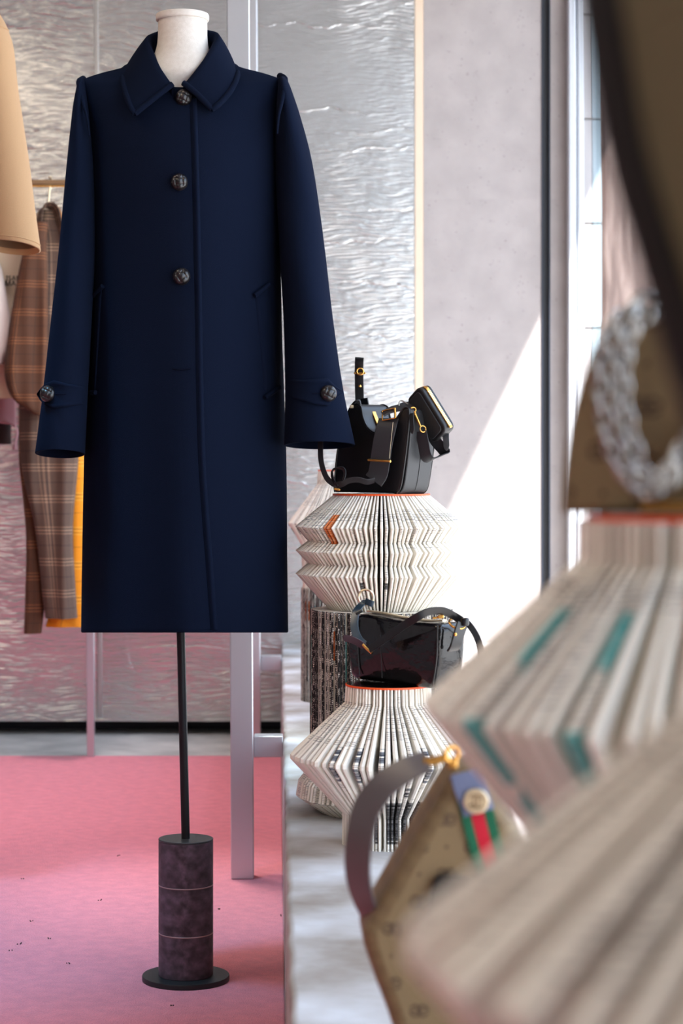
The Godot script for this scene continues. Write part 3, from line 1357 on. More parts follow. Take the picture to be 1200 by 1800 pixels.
func button(o: Node3D, p: Vector3, r: float, nrm: Vector3) -> void:
	# domed button of plaited leather strips
	var z := nrm.normalized()
	var x := Vector3.UP.cross(z).normalized()
	var y := z.cross(x)
	var mb := MB.new()
	var rows := []
	var n := 40
	var turn := 0.5 + p.y * 3.0
	for i in n:
		var f := float(i) / (n - 1)
		var row := PackedVector3Array()
		for k in 48:
			var a := TAU * k / 48.0
			var q := Vector2(cos(a), sin(a)) * f
			var u := q.rotated(turn) / 0.8 + Vector2(10.5, 10.5)
			var ci := int(floor(u.x)) + int(floor(u.y))
			var s := fposmod(u.x if ci % 2 == 0 else u.y, 1.0) - 0.5
			var l := fposmod(u.y if ci % 2 == 0 else u.x, 1.0) - 0.5
			var w := (1.0 - pow(absf(s) * 2.0, 4.0)) * 0.15 + (1.0 - pow(absf(l) * 2.0, 2.0)) * 0.10
			var h := sqrt(maxf(0.0, 1.0 - f * f)) * 0.62 + w * (1.0 - pow(f, 6.0))
			row.append(p + (x * q.x + y * q.y) * r + z * (h * r))
		rows.append(row)
	mb.grid(rows, true)
	var b := part("button", mb, M.button, o, "plaited dark leather button")
	mb = MB.new()
	mb.tube(PackedVector3Array([p - z * 0.006, p + z * 0.002]), r * 0.55, 12)
	part("shank", mb, M.button, b)


func collar(o: Node3D) -> void:
	var right := [
		[[321, 50, 3.655], [321, 76, 3.685], [321, 110, 3.70]],
		[[352, 51, 3.650], [366, 74, 3.680], [374, 108, 3.695]],
		[[379, 56, 3.622], [397, 80, 3.645], [409, 116, 3.655]],
		[[384, 64, 3.590], [404, 92, 3.598], [417, 124, 3.600]],
		[[372, 84, 3.556], [397, 112, 3.552], [416, 137, 3.556]],
		[[355, 108, 3.532], [384, 134, 3.523], [407, 157, 3.525]],
		[[339, 129, 3.516], [366, 153, 3.503], [391, 177, 3.505]],
		[[328, 142, 3.508], [350, 163, 3.496], [380, 187, 3.497]],
		[[322, 146, 3.506], [343, 160, 3.496], [372, 192, 3.496]]]
	var left := [
		[[321, 50, 3.655], [321, 76, 3.685], [321, 110, 3.70]],
		[[290, 52, 3.650], [272, 76, 3.680], [258, 108, 3.695]],
		[[264, 60, 3.622], [243, 84, 3.645], [224, 118, 3.655]],
		[[257, 68, 3.590], [233, 96, 3.598], [216, 128, 3.600]],
		[[266, 90, 3.556], [236, 115, 3.552], [216, 143, 3.556]],
		[[278, 113, 3.532], [247, 140, 3.523], [221, 164, 3.525]],
		[[292, 134, 3.516], [261, 158, 3.503], [227, 182, 3.505]],
		[[299, 144, 3.509], [270, 166, 3.497], [232, 193, 3.497]],
		[[303, 148, 3.508], [272, 171, 3.497], [237, 200, 3.495]]]
	for s in 2:
		var tab: Array = [right, left][s]
		var lines := []
		for q in 3:
			var c := []
			for k in tab.size():
				c.append(P(tab[k][q][0], tab[k][q][1], tab[k][q][2]))
			lines.append(spline(c, 64))
		var top := []
		for i in 65:
			var r := PackedVector3Array()
			var a: Vector3 = lines[0][i]
			var b: Vector3 = lines[1][i]
			var c: Vector3 = lines[2][i]
			# inner stand, fold, leaf
			var inward := Vector3(xx(321, 3.6), a.y, -3.6) - a
			inward.y = 0
			inward = inward.normalized()
			r.append(a + inward * 0.010 + Vector3(0, -0.055, 0))
			r.append(a + inward * 0.010 + Vector3(0, -0.02, 0))
			r.append(a + inward * 0.007 + Vector3(0, -0.004, 0))
			for k in 9:
				var f := k / 8.0
				r.append(a.lerp(b, f).lerp(b.lerp(c, f), f) + (a.lerp(c, f) - b).normalized() * -0.0 )
			top.append(r)
		var mb := MB.new()
		mb.grid(top)
		# underside
		var under := []
		for i in 65:
			var r := PackedVector3Array()
			for k in range(3, 12):
				r.append(top[i][k] + Vector3(0, -0.005, -0.004))
			under.append(r)
		mb.grid(under)
		var leaf := part("collar_leaf", mb, M.navy, o)
		# rolled edge along the outer and front borders
		var edge := PackedVector3Array()
		for i in 65:
			edge.append(top[i][11] + Vector3(0, 0.0, 0.0005))
		mb = MB.new()
		mb.tube(edge, 0.0052, 10)
		var fe := PackedVector3Array()
		for k in range(11, 2, -1):
			fe.append(top[64][k] + Vector3(0, 0, 0.0005))
		mb.tube(fe, 0.0052, 10)
		part("collar_edge", mb, M.navy, leaf)


func stand() -> Node3D:
	var c := P(325.5, 1722, 3.6)
	c.y = 0.0
	var o := thing("mannequin_stand", "mannequin stand with cream linen neck and dark drum foot holding the navy coat", "mannequin", c)
	var mb := MB.new()
	var rows := []
	var prof := [[30.0, 321.0, 0.0430, 0.0430, 0.0], [44.0, 321.0, 0.0432, 0.0435, 0.0], [66.0, 321.0, 0.0436, 0.044, 0.002], [84.0, 321.0, 0.0455, 0.046, 0.005], [100.0, 321.0, 0.051, 0.049, 0.008], [118.0, 321.0, 0.063, 0.052, 0.014], [136.0, 321.0, 0.066, 0.056, 0.018], [160.0, 321.0, 0.066, 0.055, 0.016], [230.0, 321.0, 0.11, 0.06, 0.01], [500.0, 321.0, 0.12, 0.08, 0.0], [700.0, 321.0, 0.13, 0.09, 0.0], [760.0, 321.0, 0.05, 0.04, 0.0]]
	var py := 30.0
	while py <= 760.0:
		var r := PackedVector3Array()
		for k in 56:
			var a := TAU * k / 56
			r.append(P(321, py, 3.6) + Vector3(cos(a) * at(prof, py, 2), 0, -sin(a) * at(prof, py, 3) + at(prof, py, 4)))
		rows.append(r)
		py += 4.0 if py < 170 else 30.0
	mb.grid(rows, true)
	part("neck_form", mb, M.linen, o, "cream linen neck")
	mb = MB.new()
	mb.lathe(P(320.5, 37, 3.6), [Vector2(0.044, 0.0), Vector2(0.0462, 0.0005), Vector2(0.0468, 0.003), Vector2(0.0468, 0.009), Vector2(0.0455, 0.0115), Vector2(0.043, 0.0125)], 64)
	part("neck_cap", mb, M.linen, o)
	mb = MB.new()
	mb.tube(PackedVector3Array([P(309, 740, 3.6), P(326.3, 1476, 3.6)]), 0.0075, 20)
	part("pole", mb, M.black_metal, o)
	var bx := Vector3(c.x + 0.001, 0, -3.6)
	mb = MB.new()
	mb.lathe(bx, [Vector2(0.0765, 0.0), Vector2(0.0768, 0.001), Vector2(0.0768, 0.0075), Vector2(0.0760, 0.009)], 72)
	part("base_plate", mb, M.base_metal, o)
	var ys := [0.009, yy(1646, 3.6) + 0.008, yy(1562, 3.6) + 0.008, 0.246]
	for k in 3:
		mb = MB.new()
		mb.lathe(bx, [Vector2(0.0470, ys[k]), Vector2(0.0480, ys[k] + 0.001), Vector2(0.0480, ys[k + 1] - 0.002), Vector2(0.0474, ys[k + 1] - 0.001)], 64)
		part("drum", mb, M.drum, o)
	for k in [1, 2]:
		mb = MB.new()
		mb.lathe(bx, [Vector2(0.0468, ys[k] - 0.0014), Vector2(0.0483, ys[k] - 0.0012), Vector2(0.0483, ys[k] + 0.0008), Vector2(0.0468, ys[k] + 0.001)], 64)
		part("drum_ring", mb, M.drum_ring, o, "pale thin ring")
	mb = MB.new()
	mb.lathe(bx, [Vector2(0.0470, 0.245), Vector2(0.0481, 0.2455), Vector2(0.0481, 0.248), Vector2(0.0475, 0.2486)], 64)
	part("drum_cap", mb, M.cap_metal, o)
	return o


# ---------------------------------------------------------------- clothes at the left

func hung(tab: Array, d: float, depth: float, m: Material, o: Node3D, called: String, fold := 0.006, us := 1.0, vs := 1.0, seed_ := 0.0, label := "") -> MeshInstance3D:
	# garment panel from a table of (py, left px, right px): a flattened closed tube with soft folds
	var rows := []
	var y0: float = tab[0][0]
	var y1: float = tab[-1][0]
	for i in 61:
		var py := lerpf(y0, y1, i / 60.0)
		var l := xx(at(tab, py, 1), d)
		var r := xx(at(tab, py, 2), d)
		var row := PackedVector3Array()
		for k in 48:
			var a := TAU * k / 48
			var x := (l + r) / 2 + (r - l) / 2 * signf(cos(a)) * pow(absf(cos(a)), 0.85)
			var z := depth * signf(sin(a)) * pow(absf(sin(a)), 0.85)
			var g := clampf(i / 30.0, 0.1, 1.0)
			z += (sin(x * 60.0 + seed_ + i * 0.03) + 0.6 * sin(x * 117.0 + seed_ * 2.0)) * fold * g * sin(a)
			row.append(Vector3(x, yy(py, d), -d + z))
		rows.append(row)
	var mb := MB.new()
	mb.grid(rows, true, us, vs)
	mb.fan(rows[0])
	return part(called, mb, m, o, label)


func clothes() -> void:
	# camel coat, only its sleeve reaches into the frame
	var d := 4.3
	var o := thing("camel_coat", "camel wool coat at the left edge, its wide sleeve hanging in view", "coat", P(-150, 1250, d))
	hung([[10.0, -190.0, -60.0], [40.0, -260.0, -20.0], [90.0, -275.0, 0.0], [300.0, -290.0, -14.0], [1050.0, -320.0, -12.0]], d, 0.1, M.camel, o, "body", 0.004)
	var tab := [[22.0, -40.0, -2.0], [40.0, -46.0, 9.0], [52.0, -48.0, 14.0], [80.0, -50.0, 23.0], [150.0, -50.0, 31.0], [210.0, -48.0, 40.0], [290.0, -44.0, 52.0], [360.0, -40.0, 61.0], [434.0, -36.0, 71.5]]
	var rows := []
	for i in 50:
		var py := lerpf(22.0, 434.0, i / 49.0)
		rows.append(camel_ring(tab, py, d, 0.0))
	rows.append(camel_ring(tab, 435.0, d, 0.004))
	rows.append(camel_ring(tab, 425.0, d, 0.006))
	var mb := MB.new()
	mb.grid(rows, true)
	mb.fan(rows[0])
	part("sleeve", mb, M.camel, o)
	rows = [camel_ring(tab, 425.0, d, 0.006), camel_ring(tab, 300.0, d, 0.008)]
	mb = MB.new()
	mb.grid(rows, true)
	part("sleeve_lining", mb, M.camel_in, o)
	mb = MB.new()
	var seam := PackedVector3Array()
	for k in 29:
		seam.append(camel_ring(tab, 54.0, d, -0.0006)[28 + k] if false else camel_ring(tab, 54.0, d, -0.0006)[k])
	mb.tube(seam, 0.0014, 6)
	part("shoulder_seam", mb, M.camel, o)
	mb = MB.new()
	seam = PackedVector3Array()
	for k in 29:
		seam.append(camel_ring(tab, 427.0, d, -0.0005)[k])
	mb.tube(seam, 0.0011, 6)
	part("cuff_hem", mb, M.camel, o)
	# its stand, out of frame
	var so := thing("mannequin_stand", "second mannequin stand under the camel coat beyond the left edge", "mannequin", Vector3(xx(-150, d), 0, -d))
	mb = MB.new()
	mb.lathe(so.position, [Vector2(0.077, 0.0), Vector2(0.077, 0.009), Vector2(0.048, 0.0095), Vector2(0.048, 0.247), Vector2(0.046, 0.248)], 48)
	part("base_plate", mb, M.base_metal, so)
	mb = MB.new()
	mb.tube(PackedVector3Array([so.position + Vector3(0, 0.248, 0), so.position + Vector3(0, 1.75, 0)]), 0.0075, 12)
	part("pole", mb, M.black_metal, so)
	mb = MB.new()
	mb.lathe(so.position + Vector3(0, 1.75, 0), [Vector2(0.06, 0.0), Vector2(0.047, 0.05), Vector2(0.047, 0.12), Vector2(0.044, 0.125)], 48)
	part("neck_form", mb, M.linen, so)

	# plaid overshirt on the far rail
	d = 6.2
	o = thing("plaid_shirt_jacket", "long brown plaid shirt jacket with orange lining on the far rail", "jacket", P(88, 1110, d))
	hung([[372.0, 74.0, 100.0], [384.0, 68.0, 104.0], [430.0, 56.0, 128.0], [560.0, 44.0, 140.0], [800.0, 36.0, 138.0], [930.0, 62.0, 128.0], [1040.0, 74.0, 133.0], [1086.0, 80.0, 136.0]], d, 0.05, M.plaid, o, "front_panel", 0.012, 2.2, 6.5, 0.4)
	hung([[390.0, 64.0, 96.0], [560.0, 40.0, 100.0], [800.0, 33.0, 92.0], [880.0, 41.0, 80.0], [950.0, 46.0, 72.0], [1060.0, 44.0, 78.0], [1113.0, 42.0, 73.0]], d + 0.03, 0.03, M.plaid_dark, o, "back_panel", 0.004, 1.4, 6.5, 1.4, "darker brown side and back panel")
	hung([[380.0, 92.0, 112.0], [560.0, 100.0, 141.0], [800.0, 108.0, 148.0], [1000.0, 116.0, 150.0], [1088.0, 84.0, 152.0], [1102.0, 80.0, 150.0]], d + 0.05, 0.02, M.orange_lining, o, "lining", 0.004, 1.2, 6.0, 2.0, "bright orange plaid lining")
	# sleeve folded up at the elbow
	tab = [[392.0, 60.0, 84.0], [430.0, 44.0, 82.0], [500.0, 29.0, 84.0], [590.0, 14.0, 84.0], [650.0, 8.0, 83.0], [684.0, 14.0, 80.0], [706.0, 28.0, 78.0], [730.0, 62.0, 78.0]]
	hung(tab, d - 0.09, 0.045, M.plaid_dark, o, "sleeve", 0.012, 1.7, 3.4, 3.0, "rust brown plaid sleeve")
	var cp := []
	for q in [[68, 398], [72, 372], [82, 362], [96, 366], [104, 392], [110, 430]]:
		cp.append(P(q[0], q[1], d - 0.05))
	mb = MB.new()
	mb.strap(spline(cp, 20), Vector3(0.5, 0.3, 1), 0.045, 0.006)
	part("collar", mb, M.plaid, o)
	mb = MB.new()
	mb.strap(spline([P(98, 366, d - 0.02), P(104, 380, d - 0.03), P(108, 410, d - 0.03)], 8), Vector3(1, 0, 0.3), 0.02, 0.003)
	part("collar_lining", mb, M.orange_lining, o)
	# hanger
	var hg := thing("clothes_hanger", "pale wooden hanger with thin wire hook holding the plaid jacket", "hanger", P(86, 362, d))
	mb = MB.new()
	mb.tube(spline([P(84.5, 362, d), P(86, 345, d), P(88.5, 322, d), P(89.5, 314, d - 0.01), P(88.5, 311, d - 0.02), P(86, 312, d - 0.028)], 20), 0.0028, 8)
	part("hook", mb, M.pale_gold, hg)
	mb = MB.new()
	mb.tube(spline([P(48, 410, d), P(66, 380, d), P(86, 364, d), P(106, 384, d), P(126, 420, d)], 24), 0.008, 8)
	part("arm", mb, M.cream, hg)

	# cream sweatshirt with chest print, beside the plaid jacket
	d = 6.25
	o = thing("cream_sweatshirt", "cream sweatshirt with small black chest print hanging beside the plaid jacket", "sweatshirt", P(-20, 800, d))
	hung([[372.0, -60.0, -10.0], [390.0, -90.0, 24.0], [440.0, -104.0, 44.0], [520.0, -108.0, 40.0], [600.0, -108.0, 34.0], [700.0, -106.0, 24.0]], d, 0.05, M.cream, o, "body", 0.003)
	hung([[430.0, -60.0, -14.0], [470.0, -66.0, 2.0], [520.0, -60.0, 12.0], [570.0, -56.0, 19.0], [610.0, -50.0, 16.0], [640.0, -46.0, 6.0]], d - 0.1, 0.04, M.offwhite, o, "sleeve", 0.004)
	for q in [["ISAB", 489.0, 8.5], ["MAR", 498.0, 9.5]]:
		var tm := TextMesh.new()
		tm.text = q[0]
		var sf := SystemFont.new()
		sf.font_names = PackedStringArray(["Droid Sans"])
		sf.font_weight = 700
		tm.font = sf
		tm.font_size = 32
		tm.pixel_size = q[2] * d / F / 24.0
		tm.depth = 0.001
		tm.horizontal_alignment = HORIZONTAL_ALIGNMENT_LEFT
		var mi := MeshInstance3D.new()
		mi.name = "chest_print"
		mi.mesh = tm
		mi.material_override = M.ink
		o.add_child(mi, true)
		mi.position = P(10.0 if q[0] == "ISAB" else 8.0, q[1], d - 0.054) - o.position
	# mauve jersey under it
	o = thing("mauve_jersey", "dusty mauve jersey piece hanging below the cream sweatshirt", "garment", P(-30, 810, d))
	hung([[420.0, -50.0, -20.0], [560.0, -70.0, 26.0], [640.0, -76.0, 27.0], [735.0, -80.0, 28.0], [746.0, 20.0, 28.5], [790.0, 22.0, 29.0]], d + 0.09, 0.02, M.mauve, o, "body", 0.003)
	o = thing("dark_trousers", "dark brown folded trousers below the mauve jersey at the left edge", "trousers", P(-10, 785, d))
	hung([[420.0, -46.0, -26.0], [600.0, -60.0, 12.0], [740.0, -64.0, 19.0], [781.0, -64.0, 20.0]], d + 0.13, 0.015, M.umber, o, "leg", 0.002)


func camel_ring(tab: Array, py: float, d: float, shrink: float) -> PackedVector3Array:
	var l := xx(at(tab, py, 1), d)
	var r := xx(at(tab, py, 2), d)
	var b := minf(0.062, 0.02 + (py - 20.0) * 0.0012) - shrink
	var w := clampf((py - 300.0) / 134.0, 0.0, 1.0)
	var out := PackedVector3Array()
	for k in 56:
		var a := TAU * k / 56
		var z: float = b * sin(a)
		out.append(Vector3((l + r) / 2 + ((r - l) / 2 - shrink) * cos(a), yy(py, d) + w * (0.009 * z / b - 0.006 * cos(a)), -d + z))
	return out


# ---------------------------------------------------------------- folded books

func page_mesh(prof: Array, cell: int, ht: float, print_edge: bool) -> ArrayMesh:
	# one folded leaf: a thin wedge in the plane of +x, profile of (y, radius)
	var mb := MB.new()
	var ri := 0.014
	var y_top: float = prof[0][0]
	var u0 := (cell % 7) / 8.0 + 0.004
	var us := (1.0 / 8.0 - 0.008) / 0.16
	var vs := 1.0 / 0.30
	for k in prof.size() - 1:
		var a: float = prof[k][0]
		var b: float = prof[k + 1][0]
		var ra: float = prof[k][1]
		var rb: float = prof[k + 1][1]
		var va := (y_top - a) * vs
		var vb := (y_top - b) * vs
		for s in [1.0, -1.0]:
			var p0 := Vector3(ri, a, 0.0002 * s)
			var p1 := Vector3(ra, a, ht * ra * s)
			var p2 := Vector3(rb, b, ht * rb * s)
			var p3 := Vector3(ri, b, 0.0002 * s)
			if s > 0:
				mb.quad(p3, p0, p1, p2, Vector2(u0, vb), Vector2(u0, va), Vector2(u0 + ra * us, va), Vector2(u0 + rb * us, vb))
			else:
				mb.quad(p2, p1, p0, p3, Vector2(u0 + rb * us, vb), Vector2(u0 + ra * us, va), Vector2(u0, va), Vector2(u0, vb))
		var e0 := u0 + ra * us
		var e1 := u0 + rb * us
		var e2 := e0
		var e3 := e1
		if print_edge:
			e0 = 7.0 / 8.0 + 0.002 + 0.0075 * cell
			e2 = e0 + 0.0025
			e1 = e0
			e3 = e2
		# slightly rounded outer fold
		var ha := ht * ra
		var hb := ht * rb
		var m0 := Vector3(ra + ha * 0.7, a, 0)
		var m1 := Vector3(rb + hb * 0.7, b, 0)
		var em := (e0 + e2) / 2
		mb.quad(Vector3(rb, b, hb), Vector3(ra, a, ha), m0, m1, Vector2(e1, vb), Vector2(e0, va), Vector2(em, va), Vector2((e1 + e3) / 2, vb))
		mb.quad(m1, m0, Vector3(ra, a, -ha), Vector3(rb, b, -hb), Vector2((e1 + e3) / 2, vb), Vector2(em, va), Vector2(e2, va), Vector2(e3, vb))
	var t0: float = prof[0][1]
	mb.quad(Vector3(ri, y_top, 0.0002), Vector3(ri, y_top, -0.0002), Vector3(t0, y_top, -ht * t0), Vector3(t0, y_top, ht * t0), Vector2(u0, 0), Vector2(u0, 0), Vector2(u0 + 0.01, 0), Vector2(u0 + 0.01, 0))
	var yb: float = prof[-1][0]
	var t1: float = prof[-1][1]
	mb.quad(Vector3(t1, yb, ht * t1), Vector3(t1, yb, -ht * t1), Vector3(ri, yb, -0.0002), Vector3(ri, yb, 0.0002), Vector2(u0, 0), Vector2(u0, 0), Vector2(u0 + 0.01, 0), Vector2(u0 + 0.01, 0))
	return mb.mesh()


func book(called: String, label: String, c: Vector3, prof: Array, count: int, ht: float, pick: Array, print_edge := false, seed_ := 1, jitter := 0.25, special := {}) -> Node3D:
	# c: base of the column axis (world), prof in world heights
	var base: float = prof[-1][0]
	var o := thing(called, label, "book", Vector3(c.x, base, c.z), "books folded into round columns")
	var local := []
	for p in prof:
		local.append([p[0] - base, p[1]])
	var rg := RandomNumberGenerator.new()
	rg.seed = seed_
	var meshes := []
	for k in pick:
		meshes.append(page_mesh(local, k, ht * PI / count, print_edge))
	var a0 := atan2(c.z, -c.x)  # one leaf points at the aisle
	var spine := MB.new()
	spine.lathe(Vector3(c.x, base, c.z), [Vector2(0.015, 0.001), Vector2(0.015, local[0][0] - 0.001)], 16)
	part("spine", spine, M.page, o)
	for k in count:
		var a := a0 + TAU * (k - roundi(count * 0.75) + rg.randf_range(-jitter, jitter)) / count
		var mi := MeshInstance3D.new()
		mi.name = "page"
		mi.mesh = meshes[rg.randi() % meshes.size()]
		if special.has(k):
			mi.mesh = page_mesh(local, special[k], ht * PI / count, print_edge)
		mi.material_override = M.page
		mi.rotation.y = a
		var s := rg.randf_range(0.985, 1.012)
		mi.scale = Vector3(s, 1, s)
		o.add_child(mi, true)
	return o


func disc(label: String, c: Vector3, y: float, r: float) -> void:
	var o := thing("orange_disc", label, "disc", Vector3(c.x, y, c.z), "orange card discs on the book columns")
	var mb := MB.new()
	mb.lathe(Vector3(c.x, y, c.z), [Vector2(r - 0.0005, 0.0), Vector2(r, 0.0006), Vector2(r, 0.0026), Vector2(r - 0.0005, 0.003)], 72)
	part("card", mb, M.orange, o, "orange rim")
	mb = MB.new()
	mb.lathe(Vector3(c.x, y, c.z), [Vector2(r - 0.0022, 0.0028), Vector2(r - 0.0024, 0.0034), Vector2(0.001, 0.0034)], 72)
	part("gloss_top", mb, M.gloss_black, o, "glossy black top")


func prof_px(tab: Array, d: float) -> Array:
	var out := []
	for p in tab:
		out.append([yy(p[0], d), p[1]])
	return out


func stacks() -> void:
	# furthest column
	var c := P(592, 1230, 5.29)
	c.y = LEDGE
	var t := prof_px([[828, 0.049], [851, 0.051], [919, 0.126], [957, 0.092], [1032, 0.088]], 5.29)
	book("folded_book", "diamond folded book topping the furthest column, by the foil wall", c, t, 90, 0.5, [0, 0, 2, 6], false, 11)
	t = [[t[-1][0] - 0.0005, 0.091], [LEDGE, 0.091]]
	book("folded_book", "straight grey printed book at the foot of the furthest column", c, t, 110, 0.8, range(16), true, 12)
	disc("orange disc on the furthest column, half hidden by the coat sleeve", c, yy(828, 5.29), 0.05)
	# second column, with the black hobo bag
	c = P(670, 1424, 3.58)
	c.y = LEDGE
	t = prof_px([[870.5, 0.083], [925, 0.147], [951, 0.126], [967, 0.147], [990, 0.126], [1008, 0.147], [1070, 0.09]], 3.58)
	book("folded_book", "three-tier zigzag folded book directly under the black shoulder bag with card case", c, t, 104, 0.55, [0, 6, 6, 0, 6], false, 21, 0.22, {67: 1, 66: 1, 74: 2, 79: 2})
	var y1: float = t[-1][0] - 0.0005
	var y2 := yy(1318, 3.58)
	book("folded_book", "straight book of black printed page edges under the three-tier zigzag book", c, [[y1, 0.122], [y2, 0.122]], 128, 0.85, range(16), true, 22)
	book("folded_book", "low flared book resting on the sill under the black printed straight book", c, [[y2 - 0.0005, 0.10], [yy(1372, 3.58), 0.142], [yy(1397, 3.58), 0.146], [LEDGE, 0.105]], 84, 0.55, [0, 2, 6], false, 23)
	disc("orange disc between the three-tier zigzag book and the black shoulder bag", c, yy(870.5, 3.58), 0.085)
	# third column, with the glossy black bag
	c = P(682, 1482, 3.27)
	c.y = LEDGE
	t = prof_px([[1205, 0.0665], [1234, 0.068], [1324, 0.153], [1331, 0.153], [1427, 0.072], [1482.6, 0.072]], 3.27)
	t[-1][0] = LEDGE
	book("folded_book", "wide diamond folded book with narrow neck under the glossy black bag", c, t, 70, 0.6, [0, 6, 0, 6, 0, 6, 2], false, 33, 0.2, {46: 3, 49: 3, 50: 5, 52: 3, 53: 5, 54: 5, 55: 5, 57: 5, 58: 3, 59: 5})
	disc("orange disc under the glossy black bag", c, yy(1205, 3.27), 0.0685)
	# fourth, out of focus, with the canvas chain bag
	c = P(1253, 1000, 1.09)
	c.y = LEDGE
	t = prof_px([[915, 0.0700], [985, 0.0705], [1240, 0.152], [1252, 0.152], [1560, 0.075], [1700, 0.072]], 1.09)
	book("folded_book", "blurred diamond folded book with teal prints under the canvas chain bag", c, t, 70, 0.5, [6, 0, 6, 6], false, 46, 0.2, {43: 4, 44: 5, 40: 2, 48: 4})
	y1 = t[-1][0] - 0.0005
	book("folded_book", "plain straight book under the blurred teal printed diamond book", c, [[y1, 0.09], [LEDGE, 0.09]], 60, 0.6, [0, 6], false, 42)
	disc("blurred orange disc under the canvas chain bag", c, yy(915, 1.09), 0.0665)
	# nearest, very blurred
	c = P(1643, 1000, 0.6)
	c.y = LEDGE
	t = prof_px([[1075, 0.0700], [1250, 0.0705], [1655, 0.152], [1675, 0.152], [2230, 0.075]], 0.6)
	book("folded_book", "nearest and most blurred beige diamond folded book, lower right", c, t, 64, 0.5, [6, 0, 6, 2], false, 52, 0.2)
	y1 = t[-1][0] - 0.0005
	book("folded_book", "straight book below the nearest blurred diamond book", c, [[y1, 0.09], [LEDGE, 0.09]], 60, 0.6, [0, 6], false, 53)
	disc("orange disc on the nearest blurred book column", c, yy(1075, 0.6), 0.07)


# ---------------------------------------------------------------- bags

func bag_hobo() -> void:
	var c := P(664, 867, 3.58)
	c.y = yy(870.5, 3.58) + 0.003
	var o := thing("black_shoulder_bag", "matte black crescent shoulder bag with wide strap on the three-tier book column", "handbag", c)
	var ph := deg_to_rad(48)
	var xf := Transform3D(Basis(Vector3.UP, -ph), c)
	var pts := spline2([Vector2(-0.074, 0.002), Vector2(-0.0745, 0.02), Vector2(-0.067, 0.075), Vector2(-0.052, 0.118), Vector2(-0.036, 0.149), Vector2(-0.022, 0.156), Vector2(-0.008, 0.150), Vector2(-0.003, 0.133), Vector2(0.008, 0.115), Vector2(0.028, 0.105), Vector2(0.052, 0.110), Vector2(0.076, 0.127), Vector2(0.093, 0.144), Vector2(0.104, 0.147), Vector2(0.109, 0.138), Vector2(0.104, 0.09), Vector2(0.093, 0.03), Vector2(0.086, 0.008), Vector2(0.076, 0.001)], 90)
	var mb := MB.new()
	mb.slab(pts, 0.034, 0.004, xf)
	var b := part("body", mb, M.leather, o)
	# piping on both faces
	for s in [1.0, -1.0]:
		var pp := PackedVector3Array()
		for p in pts:
			pp.append(xf * Vector3(p.x, p.y, 0.0335 * s))
		mb = MB.new()
		mb.tube(pp, 0.0016, 7)
		part("piping", mb, M.leather_smooth, b)
	# gusset panel, slightly lighter, standing on the right end
	var gp := []
	for p in [Vector2(0.1055, 0.142), Vector2(0.1065, 0.12), Vector2(0.101, 0.075), Vector2(0.0935, 0.03), Vector2(0.087, 0.009), Vector2(0.078, 0.001)]:
		gp.append(xf * Vector3(p.x + 0.0022, p.y + 0.0006, 0))
	mb = MB.new()
	mb.strap(spline(gp, 24), xf.basis * Vector3(0, 0, 1), 0.060, 0.004)
	part("gusset", mb, M.leather_gusset, b)
	mb = MB.new()
	var st := PackedVector3Array()
	for p in spline(gp, 24):
		st.append(p + xf.basis * Vector3(0.0022, 0, 0))
	mb.tube(st, 0.0007, 5)
	part("gusset_seam", mb, M.leather_smooth, b)
	# zipper along the scoop
	var zp := []
	for p in [Vector2(-0.010, 0.148), Vector2(-0.003, 0.134), Vector2(0.008, 0.117), Vector2(0.026, 0.107), Vector2(0.05, 0.1115), Vector2(0.074, 0.127)]:
		zp.append(xf * Vector3(p.x, p.y + 0.0012, 0.004))
	mb = MB.new()
	mb.strap(spline(zp, 30), xf.basis * Vector3(0, 0, 1), 0.008, 0.003)
	part("zipper", mb, M.gold, b, "gold zipper")
	# short handle rising behind: strap, buckle, stud
	var hp := [P(634, 735, 3.63), P(632, 705, 3.635), P(631, 672, 3.635), P(631, 640, 3.63), P(631.5, 629, 3.625)]
	mb = MB.new()
	mb.strap(spline(hp, 20), Vector3(1, 0, 0.1), 0.0155, 0.004)
	var h := part("handle_strap", mb, M.leather_smooth, o)
	mb = MB.new()
	mb.tube(ring_pts(P(632.5, 653, 3.622), 0.0058, Vector3(0, 0, 1)), 0.0016, 8)
	mb.box(P(632, 656, 3.626), Vector3(0.021, 0.0035, 0.003), 0.001)
	part("buckle", mb, M.gold, h)
	mb = MB.new()
	mb.lathe(P(632.3, 678.5, 3.628), [Vector2(0.0028, -0.002), Vector2(0.003, 0.0), Vector2(0.0018, 0.002)], 12)
	part("stud", mb, M.gold, h)
	mb = MB.new()
	mb.strap(spline([P(640, 700, 3.61), P(644, 722, 3.61), P(647, 745, 3.61), P(648, 765, 3.615)], 12), Vector3(0.7, 0, 0.5), 0.014, 0.004)
	mb.tube(spline([P(617, 714, 3.58), P(624, 706, 3.57), P(631, 704, 3.57), P(633, 714, 3.57)], 12), 0.002, 8)
	part("handle_base", mb, M.leather_smooth, o)
	mb = MB.new()
	mb.box(P(618, 715, 3.575), Vector3(0.007, 0.006, 0.01), 0.001)
	mb.box(P(636, 715, 3.59), Vector3(0.009, 0.005, 0.01), 0.001)
	part("handle_clasp", mb, M.pale_gold, o)
	# wide webbing strap down the front
	var dw := xf.basis * Vector3(1, 0, 0)
	var fs := [P(683, 736, 3.50), P(679, 750, 3.492), P(673, 775, 3.492), P(668, 808, 3.495), P(664, 832, 3.497), P(656, 845, 3.498)]
	mb = MB.new()
	mb.strap(spline(fs, 30), Vector3(1, 0, 0.4), 0.036, 0.0022)
	var ws := part("webbing_strap", mb, M.webbing, o)
	mb = MB.new()
	var e0 := P(647, 808.5, 3.503)
	var e1 := P(686, 811, 3.472)
	mb.tube(PackedVector3Array([e0, e0.lerp(e1, 0.5), e1]), 0.0022, 10)
